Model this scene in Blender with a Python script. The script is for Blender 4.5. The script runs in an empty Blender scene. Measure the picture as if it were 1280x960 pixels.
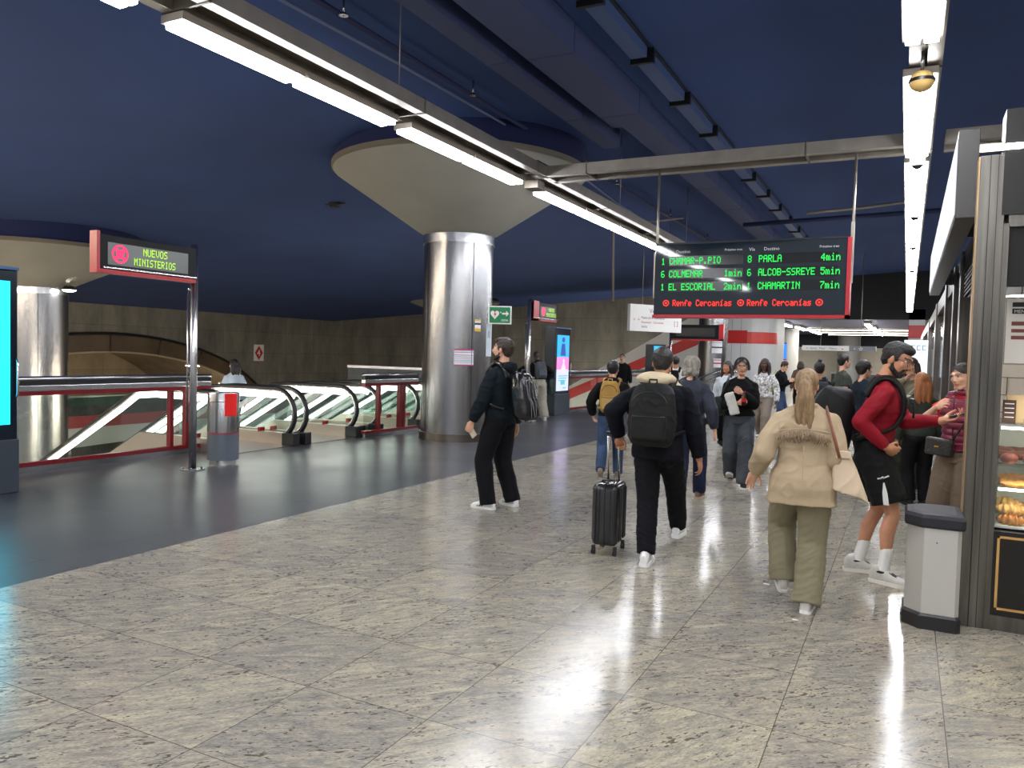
import bpy, bmesh, math, random
import numpy as np
from mathutils import Vector, Matrix, noise
random.seed(7)
PI = math.pi
S = bpy.context.scene
C = S.collection
# ------------------------------------------------------------------ camera
CAM_H = 1.6
FPX = 975.12
yaw, pit, rol = 0.46780584, 0.0397746, 0.02670663
fw = Vector((-math.sin(yaw)*math.cos(pit), math.cos(yaw)*math.cos(pit), -math.sin(pit)))
rt = Vector((math.cos(yaw), math.sin(yaw), 0)); up = rt.cross(fw)
cr, sr = math.cos(rol), math.sin(rol)
rt2 = cr*rt + sr*up; up2 = -sr*rt + cr*up
cam = bpy.data.cameras.new('camera'); camo = bpy.data.objects.new('camera', cam); C.objects.link(camo)
cam.sensor_fit = 'HORIZONTAL'; cam.sensor_width = 36.0; cam.lens = FPX/1280*36
camo.matrix_world = Matrix(((rt2.x, up2.x, -fw.x, 0), (rt2.y, up2.y, -fw.y, 0), (rt2.z, up2.z, -fw.z, CAM_H), (0, 0, 0, 1)))
cam.clip_start = 0.05; cam.clip_end = 300
S.camera = camo
# ------------------------------------------------------------------ world and exposure
w = bpy.data.worlds.new('world'); S.world = w; w.use_nodes = True
w.node_tree.nodes['Background'].inputs[0].default_value = (0.95, 0.97, 1.0, 1)
w.node_tree.nodes['Background'].inputs[1].default_value = 0.55
S.view_settings.view_transform = 'Standard'; S.view_settings.look = 'None'
S.view_settings.exposure = 0.22; S.view_settings.gamma = 1.0
S.view_settings.use_curve_mapping = False
S.cycles.max_bounces = 7; S.cycles.diffuse_bounces = 3; S.cycles.glossy_bounces = 4
S.cycles.transmission_bounces = 6; S.cycles.transparent_max_bounces = 14
S.cycles.sample_clamp_indirect = 4.0; S.cycles.blur_glossy = 0.2
S.cycles.caustics_reflective = False; S.cycles.caustics_refractive = False
TUBE = 40.0          # strength of the main fluorescent luminaires

# ------------------------------------------------------------------ materials
def lin(c):
    return tuple((v/12.92 if v <= 0.04045 else ((v+0.055)/1.055)**2.4) for v in c)
def rgb(r, g, b): return lin((r/255, g/255, b/255)) + (1,)
MATS = {}
def new_mat(name):
    m = bpy.data.materials.new(name); m.use_nodes = True
    nt = m.node_tree; b = nt.nodes['Principled BSDF']
    return m, nt, b
def mat(name, col, rough=0.5, metal=0.0, var=0.0, vscale=6.0, bump=0.0, bscale=60.0, spec=0.5, aniso=0, sss=0.0, stretch=None):
    if name in MATS: return MATS[name]
    m, nt, b = new_mat(name)
    c = rgb(*col); b.inputs['Base Color'].default_value = c
    b.inputs['Roughness'].default_value = rough; b.inputs['Metallic'].default_value = metal
    b.inputs['Specular IOR Level'].default_value = spec
    tc = nt.nodes.new('ShaderNodeTexCoord'); src = tc.outputs['Object']
    if stretch:
        mp = nt.nodes.new('ShaderNodeMapping'); mp.inputs['Scale'].default_value = stretch
        nt.links.new(src, mp.inputs['Vector']); src = mp.outputs['Vector']
    if var > 0:
        n = nt.nodes.new('ShaderNodeTexNoise'); n.inputs['Scale'].default_value = vscale; n.inputs['Detail'].default_value = 5
        nt.links.new(src, n.inputs['Vector'])
        r = nt.nodes.new('ShaderNodeValToRGB')
        r.color_ramp.elements[0].position = 0.3; r.color_ramp.elements[1].position = 0.7
        r.color_ramp.elements[0].color = tuple(max(0, v*(1-var)) for v in c[:3]) + (1,)
        r.color_ramp.elements[1].color = tuple(min(1, v*(1+var)) for v in c[:3]) + (1,)
        nt.links.new(n.outputs[0], r.inputs[0]); nt.links.new(r.outputs[0], b.inputs['Base Color'])
    if bump > 0:
        n2 = nt.nodes.new('ShaderNodeTexNoise'); n2.inputs['Scale'].default_value = bscale; n2.inputs['Detail'].default_value = 3
        nt.links.new(src, n2.inputs['Vector'])
        bp = nt.nodes.new('ShaderNodeBump'); bp.inputs['Strength'].default_value = bump; bp.inputs['Distance'].default_value = 0.01
        nt.links.new(n2.outputs[0], bp.inputs['Height']); nt.links.new(bp.outputs[0], b.inputs['Normal'])
    if sss > 0:
        b.inputs['Subsurface Weight'].default_value = sss; b.inputs['Subsurface Radius'].default_value = (0.02, 0.008, 0.004); b.inputs['Subsurface Scale'].default_value = 1
    MATS[name] = m
    return m
def emit(name, col, s):
    if name in MATS: return MATS[name]
    m, nt, b = new_mat(name)
    c = rgb(*col); b.inputs['Base Color'].default_value = (0.02, 0.02, 0.02, 1)
    b.inputs['Emission Color'].default_value = c; b.inputs['Emission Strength'].default_value = s
    MATS[name] = m; return m
def glass(name, tint=(242, 247, 245), alpha=0.10, rough=0.02):
    if name in MATS: return MATS[name]
    m = bpy.data.materials.new(name); m.use_nodes = True; nt = m.node_tree; nt.nodes.clear()
    out = nt.nodes.new('ShaderNodeOutputMaterial'); mix = nt.nodes.new('ShaderNodeMixShader')
    tr = nt.nodes.new('ShaderNodeBsdfTransparent'); tr.inputs[0].default_value = rgb(*tint)
    gl = nt.nodes.new('ShaderNodeBsdfGlossy'); gl.inputs['Roughness'].default_value = rough
    fr = nt.nodes.new('ShaderNodeLayerWeight'); fr.inputs[0].default_value = 0.5
    pw = nt.nodes.new('ShaderNodeMath'); pw.operation = 'POWER'; pw.inputs[1].default_value = 5.0
    ad = nt.nodes.new('ShaderNodeMath'); ad.operation = 'MULTIPLY_ADD'; ad.inputs[1].default_value = 0.85; ad.inputs[2].default_value = 0.03+alpha*0.25
    nt.links.new(fr.outputs['Facing'], pw.inputs[0]); nt.links.new(pw.outputs[0], ad.inputs[0]); nt.links.new(ad.outputs[0], mix.inputs[0])
    nt.links.new(tr.outputs[0], mix.inputs[1]); nt.links.new(gl.outputs[0], mix.inputs[2]); nt.links.new(mix.outputs[0], out.inputs[0])
    MATS[name] = m; return m

def granite():
    m, nt, b = new_mat('granite_tiles'); N = nt.nodes.new; L = nt.links.new
    tc = N('ShaderNodeTexCoord'); sep = N('ShaderNodeSeparateXYZ'); L(tc.outputs['Object'], sep.inputs[0])
    def mth(op, a, bb=None, c=None):
        n = N('ShaderNodeMath'); n.operation = op
        for i, v in enumerate((a, bb, c)):
            if v is None: continue
            if isinstance(v, (int, float)): n.inputs[i].default_value = v
            else: L(v, n.inputs[i])
        return n.outputs[0]
    gx = mth('DIVIDE', mth('ADD', sep.outputs[0], 5.145), 0.67); gy = mth('DIVIDE', mth('ADD', sep.outputs[1], 0.56), 0.676)
    ix, iy = mth('FLOOR', gx), mth('FLOOR', gy)
    fx, fy = mth('FRACT', gx), mth('FRACT', gy)
    ex = mth('MINIMUM', fx, mth('SUBTRACT', 1, fx)); ey = mth('MINIMUM', fy, mth('SUBTRACT', 1, fy))
    jd = mth('MINIMUM', ex, ey); joint = mth('LESS_THAN', jd, 0.0035)
    cmb = N('ShaderNodeCombineXYZ'); L(ix, cmb.inputs[0]); L(iy, cmb.inputs[1])
    wn = N('ShaderNodeTexWhiteNoise'); wn.noise_dimensions = '2D'; L(cmb.outputs[0], wn.inputs['Vector'])
    # per-tile offset and vein direction
    vr = N('ShaderNodeVectorRotate'); vr.rotation_type = 'Z_AXIS'; L(tc.outputs['Object'], vr.inputs['Vector'])
    L(mth('SUBTRACT', mth('MULTIPLY', wn.outputs['Value'], -0.45), 0.55), vr.inputs['Angle'])
    va = N('ShaderNodeVectorMath'); va.operation = 'MULTIPLY_ADD'; L(wn.outputs['Color'], va.inputs[0]); va.inputs[1].default_value = (9, 9, 9); L(vr.outputs[0], va.inputs[2])
    mp = N('ShaderNodeMapping'); mp.inputs['Scale'].default_value = (1.0, 3.6, 1); L(va.outputs[0], mp.inputs[0])
    n1 = N('ShaderNodeTexNoise'); n1.inputs['Scale'].default_value = 4.6; n1.inputs['Detail'].default_value = 9; n1.inputs['Roughness'].default_value = 0.62; n1.inputs['Distortion'].default_value = 1.3; L(mp.outputs[0], n1.inputs['Vector'])
    r1 = N('ShaderNodeValToRGB'); e = r1.color_ramp.elements
    e[0].position = 0.28; e[0].color = rgb(122, 118, 112); e[1].position = 0.78; e[1].color = rgb(190, 184, 162)
    x = e.new(0.45); x.color = rgb(146, 142, 134); x = e.new(0.58); x.color = rgb(164, 158, 142)
    L(n1.outputs[0], r1.inputs[0])
    # fine grain
    n3 = N('ShaderNodeTexNoise'); n3.inputs['Scale'].default_value = 55; n3.inputs['Detail'].default_value = 4; L(mp.outputs[0], n3.inputs['Vector'])
    mg = N('ShaderNodeMix'); mg.data_type = 'RGBA'; mg.blend_type = 'OVERLAY'; mg.inputs[0].default_value = 0.75
    L(r1.outputs[0], mg.inputs[6]); L(n3.outputs[0], mg.inputs[7])
    # dark garnet like flecks
    mp2 = N('ShaderNodeMapping'); mp2.inputs['Scale'].default_value = (26, 62, 1); L(va.outputs[0], mp2.inputs[0])
    n5 = N('ShaderNodeTexNoise'); n5.inputs['Scale'].default_value = 1.0; n5.inputs['Detail'].default_value = 1.5; n5.inputs['Distortion'].default_value = 0.8; L(mp2.outputs[0], n5.inputs['Vector'])
    n4 = N('ShaderNodeTexNoise'); n4.inputs['Scale'].default_value = 2.2; n4.inputs['Detail'].default_value = 4; L(mp.outputs[0], n4.inputs['Vector'])
    fleck = mth('GREATER_THAN', mth('ADD', n5.outputs[0], mth('MULTIPLY', n4.outputs[0], 0.45)), 0.88)
    mx = N('ShaderNodeMix'); mx.data_type = 'RGBA'; L(mth('MULTIPLY', fleck, 0.8), mx.inputs[0]); L(mg.outputs[2], mx.inputs[6]); mx.inputs[7].default_value = rgb(74, 64, 58)
    # tile tone
    tn = N('ShaderNodeMix'); tn.data_type = 'RGBA'; tn.blend_type = 'MULTIPLY'; tn.inputs[0].default_value = 1
    cr_ = N('ShaderNodeValToRGB'); cr_.color_ramp.elements[0].color = (0.80, 0.79, 0.80, 1); cr_.color_ramp.elements[1].color = (1.0, 0.975, 0.92, 1); L(wn.outputs['Value'], cr_.inputs[0])
    L(mx.outputs[2], tn.inputs[6]); L(cr_.outputs[0], tn.inputs[7])
    mj = N('ShaderNodeMix'); mj.data_type = 'RGBA'; L(mth('MULTIPLY', joint, 0.8), mj.inputs[0]); L(tn.outputs[2], mj.inputs[6]); mj.inputs[7].default_value = rgb(66, 60, 54)
    L(mj.outputs[2], b.inputs['Base Color'])
    n6 = N('ShaderNodeTexNoise'); n6.inputs['Scale'].default_value = 1.6; n6.inputs['Detail'].default_value = 6; L(tc.outputs['Object'], n6.inputs['Vector'])
    L(mth('ADD', mth('MULTIPLY', n6.outputs[0], 0.22), 0.06), b.inputs['Roughness'])
    b.inputs['Specular IOR Level'].default_value = 0.5
    bp = N('ShaderNodeBump'); bp.inputs['Strength'].default_value = 0.08; bp.inputs['Distance'].default_value = 0.004; L(n3.outputs[0], bp.inputs['Height']); L(bp.outputs[0], b.inputs['Normal'])
    return m
def slate():
    m, nt, b = new_mat('dark_floor_tiles'); N = nt.nodes.new; L = nt.links.new
    tc = N('ShaderNodeTexCoord'); br = N('ShaderNodeTexBrick'); mp = N('ShaderNodeMapping'); mp.inputs['Location'].default_value = (0.2, 0.56, 0)
    L(tc.outputs['Object'], mp.inputs[0]); L(mp.outputs[0], br.inputs['Vector'])
    br.offset = 0; br.inputs['Scale'].default_value = 1; br.inputs['Brick Width'].default_value = 1.34; br.inputs['Row Height'].default_value = 0.676*2
    br.inputs['Mortar Size'].default_value = 0.004; br.inputs['Color1'].default_value = rgb(70, 72, 77); br.inputs['Color2'].default_value = rgb(62, 64, 70); br.inputs['Mortar'].default_value = rgb(34, 34, 36)
    n = N('ShaderNodeTexNoise'); n.inputs['Scale'].default_value = 90; n.inputs['Detail'].default_value = 3; L(tc.outputs['Object'], n.inputs['Vector'])
    mx = N('ShaderNodeMix'); mx.data_type = 'RGBA'; mx.blend_type = 'OVERLAY'; mx.inputs[0].default_value = 0.35; L(br.outputs[0], mx.inputs[6]); L(n.outputs[0], mx.inputs[7]); L(mx.outputs[2], b.inputs['Base Color'])
    n6 = N('ShaderNodeTexNoise'); n6.inputs['Scale'].default_value = 0.8; n6.inputs['Detail'].default_value = 5; L(tc.outputs['Object'], n6.inputs['Vector'])
    mr = N('ShaderNodeMapRange'); mr.inputs[3].default_value = 0.22; mr.inputs[4].default_value = 0.42; L(n6.outputs[0], mr.inputs[0]); L(mr.outputs[0], b.inputs['Roughness'])
    b.inputs['Specular IOR Level'].default_value = 0.6
    return m
def concrete(name, c1, c2):
    m, nt, b = new_mat(name); N = nt.nodes.new; L = nt.links.new
    tc = N('ShaderNodeTexCoord'); mp = N('ShaderNodeMapping'); mp.inputs['Scale'].default_value = (1, 1, 0.35); L(tc.outputs['Object'], mp.inputs[0])
    n = N('ShaderNodeTexNoise'); n.inputs['Scale'].default_value = 0.9; n.inputs['Detail'].default_value = 8; n.inputs['Roughness'].default_value = 0.65; L(mp.outputs[0], n.inputs['Vector'])
    r = N('ShaderNodeValToRGB'); r.color_ramp.elements[0].position = 0.32; r.color_ramp.elements[0].color = rgb(*c1); r.color_ramp.elements[1].position = 0.68; r.color_ramp.elements[1].color = rgb(*c2); L(n.outputs[0], r.inputs[0])
    sp = N('ShaderNodeSeparateXYZ'); L(tc.outputs['Object'], sp.inputs[0])
    ad = N('ShaderNodeMath'); ad.operation = 'ADD'; L(sp.outputs[0], ad.inputs[0]); L(sp.outputs[1], ad.inputs[1])
    cb = N('ShaderNodeCombineXYZ'); L(ad.outputs[0], cb.inputs[0]); L(sp.outputs[2], cb.inputs[1])
    br = N('ShaderNodeTexBrick'); br.offset = 0; br.inputs['Scale'].default_value = 1; br.inputs['Brick Width'].default_value = 2.4; br.inputs['Row Height'].default_value = 1.2; br.inputs['Mortar Size'].default_value = 0.012
    br.inputs['Color1'].default_value = (1, 1, 1, 1); br.inputs['Color2'].default_value = (0.85, 0.86, 0.88, 1); br.inputs['Mortar'].default_value = (0.6, 0.6, 0.6, 1); L(cb.outputs[0], br.inputs['Vector'])
    mx = N('ShaderNodeMix'); mx.data_type = 'RGBA'; mx.blend_type = 'MULTIPLY'; mx.inputs[0].default_value = 1; L(r.outputs[0], mx.inputs[6]); L(br.outputs[0], mx.inputs[7]); L(mx.outputs[2], b.inputs['Base Color'])
    b.inputs['Roughness'].default_value = 0.85
    return m

STEEL = mat('brushed_steel', (150, 150, 152), 0.27, 1.0, 0.14, 3, 0.03, 40, stretch=(1, 1, 0.05))
STEELP = mat('polished_steel', (206, 206, 208), 0.27, 1.0)
STEELD = mat('dull_steel', (104, 101, 96), 0.30, 1.0, 0.35, 2, stretch=(9, 9, 0.5))
GALV = mat('galvanised_profile', (158, 150, 140), 0.42, 0.75, 0.12, 5)
BLACK = mat('black_plastic', (20, 21, 23), 0.4)
BLACKM = mat('black_matt', (13, 13, 14), 0.8)
RUBBER = mat('black_rubber', (22, 22, 24), 0.5)
RED = mat('red_lacquer', (176, 26, 38), 0.3)
REDD = mat('dark_red_lacquer', (126, 20, 32), 0.3)
WHITE = mat('white_panel', (222, 222, 220), 0.45)
CREAM = mat('cream_plaster', (158, 156, 146), 0.7, 0, 0.06, 1.5)
BLUE = mat('blue_ceiling_paint', (52, 76, 130), 0.85, 0, 0.10, 0.5)
BLUED = mat('deep_blue_paint', (22, 32, 78), 0.85)
ANTH = mat('anthracite_cabinet', (50, 58, 68), 0.42)
GLS = glass('clear_glass')
GLSG = glass('green_tinted_glass', (230, 241, 237), 0.16)
LAMP = emit('lamp_white', (248, 250, 255), TUBE)
LED_G = emit('led_green', (0, 240, 84), 1.1)
LED_R = emit('led_red', (255, 44, 26), 1.3)
LED_Y = emit('led_yellow_green', (190, 255, 40), 1.1)

# ------------------------------------------------------------------ helpers
def tag(o, label=None, cat=None, group=None, kind=None):
    if label: o['label'] = label
    if cat: o['category'] = cat
    if group: o['group'] = group
    if kind: o['kind'] = kind
    return o
def empty(name, loc=(0, 0, 0), rz=0, label=None, cat=None, group=None):
    o = bpy.data.objects.new(name, None); C.objects.link(o); o.empty_display_size = 0.2
    o.location = loc; o.rotation_euler = (0, 0, rz)
    return tag(o, label, cat, group)
def link_mesh(name, me, parent=None):
    o = bpy.data.objects.new(name, me); C.objects.link(o)
    if parent: o.parent = parent
    return o
class MB:
    def __init__(s): s.bm = bmesh.new(); s.mi = 0; s.sm = False
    def _f(s, vs):
        try:
            f = s.bm.faces.new(vs); f.material_index = s.mi; f.smooth = s.sm; return f
        except ValueError: return None
    def poly(s, pts): return s._f([s.bm.verts.new(p) for p in pts])
    def box(s, c, d, rot=None, bev=0):
        hx, hy, hz = d[0]/2, d[1]/2, d[2]/2
        R = rot if rot else Matrix.Identity(3)
        b2 = bmesh.new() if bev else s.bm
        vs = [b2.verts.new(Vector(c) + R @ Vector((x*hx, y*hy, z*hz))) for z in (-1, 1) for y in (-1, 1) for x in (-1, 1)]
        fs = []
        for q in ((0, 2, 3, 1), (4, 5, 7, 6), (0, 1, 5, 4), (2, 6, 7, 3), (0, 4, 6, 2), (1, 3, 7, 5)):
            f = b2.faces.new([vs[i] for i in q]); f.material_index = s.mi; f.smooth = False; fs.append(f)
        if bev:
            bmesh.ops.bevel(b2, geom=b2.edges[:], offset=bev, segments=3, affect='EDGES', profile=0.5)
            for f in b2.faces: f.material_index = s.mi; f.smooth = s.sm
            t = bpy.data.meshes.new('t'); b2.to_mesh(t); s.bm.from_mesh(t); b2.free(); bpy.data.meshes.remove(t)
        return s
    def b(s, x0, x1, y0, y1, z0, z1, bev=0): return s.box(((x0+x1)/2, (y0+y1)/2, (z0+z1)/2), (abs(x1-x0), abs(y1-y0), abs(z1-z0)), None, bev)
    def loft(s, rings, cap=True, closed=False):
        vv = [[s.bm.verts.new(p) for p in r] for r in rings]; n = len(rings[0])
        m = len(vv)
        for i in range(m if closed else m-1):
            a, b_ = vv[i], vv[(i+1) % m]
            for k in range(n): s._f([a[k], a[(k+1) % n], b_[(k+1) % n], b_[k]])
        if cap and not closed: s._f(list(reversed(vv[0]))); s._f(vv[-1])
        return s
    def tube(s, pts, r, seg=10, cap=True, closed=False, ry=None, upv=None):
        pts = [Vector(p) for p in pts]; rings = []; n = len(pts)
        rr = r if isinstance(r, (list, tuple)) else [r]*n
        prev = None
        for i, p in enumerate(pts):
            if closed: t = (pts[(i+1) % n] - pts[i-1])
            else: t = (pts[min(i+1, n-1)] - pts[max(i-1, 0)])
            t.normalize()
            if upv is not None: u = Vector(upv) - t*t.dot(Vector(upv))
            elif prev is None:
                u = Vector((0, 0, 1)) - t*t.z
                if u.length < 0.05: u = Vector((1, 0, 0)) - t*t.x
            else: u = prev - t*prev.dot(t)
            u.normalize(); prev = u; v = t.cross(u)
            a = rr[i]; bq = a if ry is None else ry
            rings.append([p + u*(bq*math.cos(2*PI*k/seg)) + v*(a*math.sin(2*PI*k/seg)) for k in range(seg)])
        sm = s.sm; s.sm = True; s.loft(rings, cap, closed); s.sm = sm
        return s
    def cyl(s, p0, p1, r, seg=20, r1=None): return s.tube([p0, p1], [r, r if r1 is None else r1], seg)
    def lathe(s, c, prof, seg=48, cap=False):
        sm = s.sm; s.sm = True; runs = [[prof[0]]]
        for i in range(1, len(prof)):
            if i >= 2:
                a1 = math.atan2(prof[i-1][1]-prof[i-2][1], prof[i-1][0]-prof[i-2][0]); a2 = math.atan2(prof[i][1]-prof[i-1][1], prof[i][0]-prof[i-1][0])
                if abs((a2-a1+PI) % (2*PI)-PI) > 0.65: runs.append([prof[i-1]])
            runs[-1].append(prof[i])
        for run in runs: s.loft([[Vector((c[0]+r*math.cos(2*PI*k/seg), c[1]+r*math.sin(2*PI*k/seg), c[2]+z)) for k in range(seg)] for r, z in run], False)
        s.sm = False
        if cap:
            for r, z in (prof[0], prof[-1]): s.poly([Vector((c[0]+r*math.cos(2*PI*k/seg), c[1]+r*math.sin(2*PI*k/seg), c[2]+z)) for k in range(seg)])
        s.sm = sm
        return s
    def sph(s, c, r, u=16, v=10, rot=None):
        R = rot if rot else Matrix.Identity(3)
        if isinstance(r, (int, float)): r = (r, r, r)
        rings = []
        for i in range(1, v):
            a = PI*i/v
            rings.append([Vector(c) + R @ Vector((r[0]*math.sin(a)*math.cos(2*PI*k/u), r[1]*math.sin(a)*math.sin(2*PI*k/u), r[2]*math.cos(a))) for k in range(u)])
        vv = [[s.bm.verts.new(p) for p in q] for q in rings]
        t = s.bm.verts.new(Vector(c) + R @ Vector((0, 0, r[2]))); bt = s.bm.verts.new(Vector(c) + R @ Vector((0, 0, -r[2])))
        sm = s.sm; s.sm = True
        for i in range(len(vv)-1):
            for k in range(u): s._f([vv[i][k], vv[i+1][k], vv[i+1][(k+1) % u], vv[i][(k+1) % u]])
        for k in range(u): s._f([t, vv[0][k], vv[0][(k+1) % u]]); s._f([bt, vv[-1][(k+1) % u], vv[-1][k]])
        s.sm = sm
        return s
    def prism(s, pts2, axis, a0, a1):   # polygon in the plane across `axis`, extruded
        def P(p, a): return {'x': (a, p[0], p[1]), 'y': (p[0], a, p[1]), 'z': (p[0], p[1], a)}[axis]
        A = [s.bm.verts.new(P(p, a0)) for p in pts2]; B = [s.bm.verts.new(P(p, a1)) for p in pts2]; n = len(A)
        for k in range(n): s._f([A[k], A[(k+1) % n], B[(k+1) % n], B[k]])
        s._f(list(reversed(A))); s._f(B); return s
    def build(s, name, mats, parent=None, M=None, fix=True):
        if fix: bmesh.ops.recalc_face_normals(s.bm, faces=s.bm.faces[:])
        me = bpy.data.meshes.new(name); s.bm.to_mesh(me); s.bm.free()
        for m in (mats if isinstance(mats, (list, tuple)) else [mats]): me.materials.append(m)
        if M is not None: me.transform(M)
        return link_mesh(name, me, parent)
def struct(o): o['kind'] = 'structure'; return o
def frameM(o, xd, nd):
    x = Vector(xd).normalized(); n = Vector(nd).normalized(); y = n.cross(x)
    return Matrix(((x.x, y.x, n.x, o[0]), (x.y, y.y, n.y, o[1]), (x.z, y.z, n.z, o[2]), (0, 0, 0, 1)))
def text(name, txt, size, M, m, parent, off=0.0, ext=0.001, align='LEFT', sx=1.0):
    cu = bpy.data.curves.new('t', 'FONT'); cu.body = txt; cu.size = size; cu.offset = off; cu.extrude = ext; cu.align_x = align; cu.resolution_u = 2
    o = bpy.data.objects.new('t', cu); C.objects.link(o)
    dg = bpy.context.evaluated_depsgraph_get(); me = bpy.data.meshes.new_from_object(o.evaluated_get(dg))
    bpy.data.objects.remove(o); bpy.data.curves.remove(cu)
    me.transform(M @ Matrix.Diagonal((sx, 1, 1, 1))); me.materials.clear(); me.materials.append(m)
    return link_mesh(name, me, parent)
F57 = {'A':'0E11111F111111','B':'1E11111E11111E','C':'0E11101010110E','D':'1E11111111111E','E':'1F10101E10101F','F':'1F10101E101010','H':'1111111F111111','I':'0E04040404040E','L':'1010101010101F','M':'111B1515111111','N':'11191513111111','O':'0E11111111110E','P':'1E11111E101010','R':'1E11111E141211','S':'0F10100E01011E','T':'1F040404040404','Y':'11110A04040404','-':'0000001F000000','.':'00000000000C0C','1':'040C040404040E','2':'0E11010204081F','3':'0E11010601110E','4':'02060A121F0202','5':'1F101E0101110E','6':'0E10101E11110E','7':'1F010204080808','8':'0E11110E11110E','m':'00001A15151515','i':'04000C0404040E','n':'00001619111111','e':'00000E111F100E','f':'0609081C080808','r':'00001619101010','c':'00000E1110110E','a':'00000E010F110F','í':'02040C0404040E','s':'00000F100E011E',' ':'00000000000000','U':'1111111111110E','G':'0E11101711110F','V':'1111111111 0A04'.replace(' ','')}
def led(name, txt, h, M, m, parent, wf=1.0, bold=1.0):
    """dot matrix writing, 5 x 7 dots, h tall"""
    d = h/7; B = MB(); x = 0
    for ch in txt:
        g = F57.get(ch, F57[' '])
        for r in range(7):
            v = int(g[2*r:2*r+2], 16)
            for c in range(5):
                if v >> (4-c) & 1:
                    cx, cy = (x+c+0.5)*d*wf, (6.5-r)*d; q = d*0.5*bold
                    B.poly([M @ Vector((cx-q*wf, cy-q, 0)), M @ Vector((cx+q*wf, cy-q, 0)), M @ Vector((cx+q*wf, cy+q, 0)), M @ Vector((cx-q*wf, cy+q, 0))])
        x += 6
    return B.build(name, m, parent, fix=False)
def copy_tree(o, parent=None):
    c = o.copy(); C.objects.link(c)
    if parent: c.parent = parent
    for ch in [q for q in KIDS.get(o.name, [])]: copy_tree(ch, c)
    return c
KIDS = {}
def scan_kids():
    KIDS.clear()
    for q in bpy.data.objects:
        if q.parent: KIDS.setdefault(q.parent.name, []).append(q)

# ------------------------------------------------------------------ the hall: floors, ceiling, walls
CEIL0, CSL = 5.6, 0.0676
def cz(x): return CEIL0 + CSL*min(x, 0)
GR = granite(); SL = slate()
CON = concrete('raw_concrete', (98, 95, 87), (140, 136, 124))
CONL = concrete('tunnel_concrete', (126, 114, 94), (156, 142, 118))
struct(MB().b(-5.145, 7.0, -8, 60, -0.25, 0).build('floor', GR))
struct(MB().prism([(-9.6, -8), (-5.145, -8), (-5.145, 60), (-7.0, 60), (-8.55, 33), (-8.55, 13.7), (-9.6, 13.7)], 'z', -0.25, 0).build('floor', SL))
struct(MB().b(-42, -5.2, -8, 40, -3.45, -3.2).build('floor', mat('lower_floor', (150, 145, 138), 0.35, 0, 0.1, 2)))
B = MB(); B.prism([(-42, cz(-42)), (0, CEIL0), (7, CEIL0), (7, CEIL0+0.3), (0, CEIL0+0.3), (-42, cz(-42)+0.3)], 'y', -8, 40.2); struct(B.build('ceiling', BLUE))
# wall under the floor edge of the void and the wall behind the photographer
struct(MB().b(-9.6, -9.5, -8, 13.7, -3.2, -0.25).build('wall_void', WHITE))
# concrete wall on the left with the arched tunnel mouth
AY, AZ, AA, AB = 24.0, -3.2, 10.6, 5.2
XW = -33.3
n = 40; B = MB()
ar = [(AY-AA*math.cos(PI*k/n), AZ+AB*math.sin(PI*k/n)) for k in range(n+1)]
zt = cz(XW)+0.1
for k in range(n):
    (y0, z0), (y1, z1) = ar[k], ar[k+1]
    B.poly([(XW, y0, z0), (XW, y1, z1), (XW, y1, zt), (XW, y0, zt)])
B.poly([(XW, -8, -3.2), (XW, AY-AA, -3.2), (XW, AY-AA, zt), (XW, -8, zt)]); B.poly([(XW, AY+AA, -3.2), (XW, 40.2, -3.2), (XW, 40.2, zt), (XW, AY+AA, zt)])
struct(B.build('wall_left', CON))
B = MB(); B.sm = True   # vault of the tunnel behind the mouth
for k in range(n):
    (y0, z0), (y1, z1) = ar[k], ar[k+1]
    for (xa, xb) in ((XW, XW-4), (XW-4, XW-8.6)):
        B.poly([(xa, y0, z0), (xa, y1, z1), (xb, y1, z1), (xb, y0, z0)])
B.poly([(XW-8.6, y, z) for y, z in ar])
struct(B.build('ceiling', CONL))
g = empty('arch_gallery', (XW+0.2, AY, -3.2), 0, 'dark glazed steel arch gallery curving over the tunnel mouth in the far left wall', 'arch')
def arc(a, b, x, n=36, t0=0.02, t1=0.98): return [(x, -a*math.cos(PI*(t0+(t1-t0)*k/n)), b*math.sin(PI*(t0+(t1-t0)*k/n))) for k in range(n+1)]
MB().tube(arc(10.6, 5.2, 0), 0.07, 6).build('outer_rib', BLACK, g)
MB().tube(arc(9.9, 4.35, 0), 0.05, 6).build('inner_rib', mat('pale_rib', (168, 150, 124), 0.6), g)
for k in range(1, 12):
    a = PI*k/12; MB().cyl((0, -10.6*math.cos(a), 5.2*math.sin(a)), (0, -9.9*math.cos(a), 4.35*math.sin(a)), 0.04, 6).build('spoke', mat('dark_spoke', (60, 48, 40), 0.6), g)
B = MB(); o_, i_ = arc(10.6, 5.2, -0.05), arc(9.9, 4.35, -0.05)
for k in range(36): B.poly([o_[k], o_[k+1], i_[k+1], i_[k]])
B.build('glazing', mat('brown_panel', (88, 74, 58), 0.35, 0, 0.3, 1), g)
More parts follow.
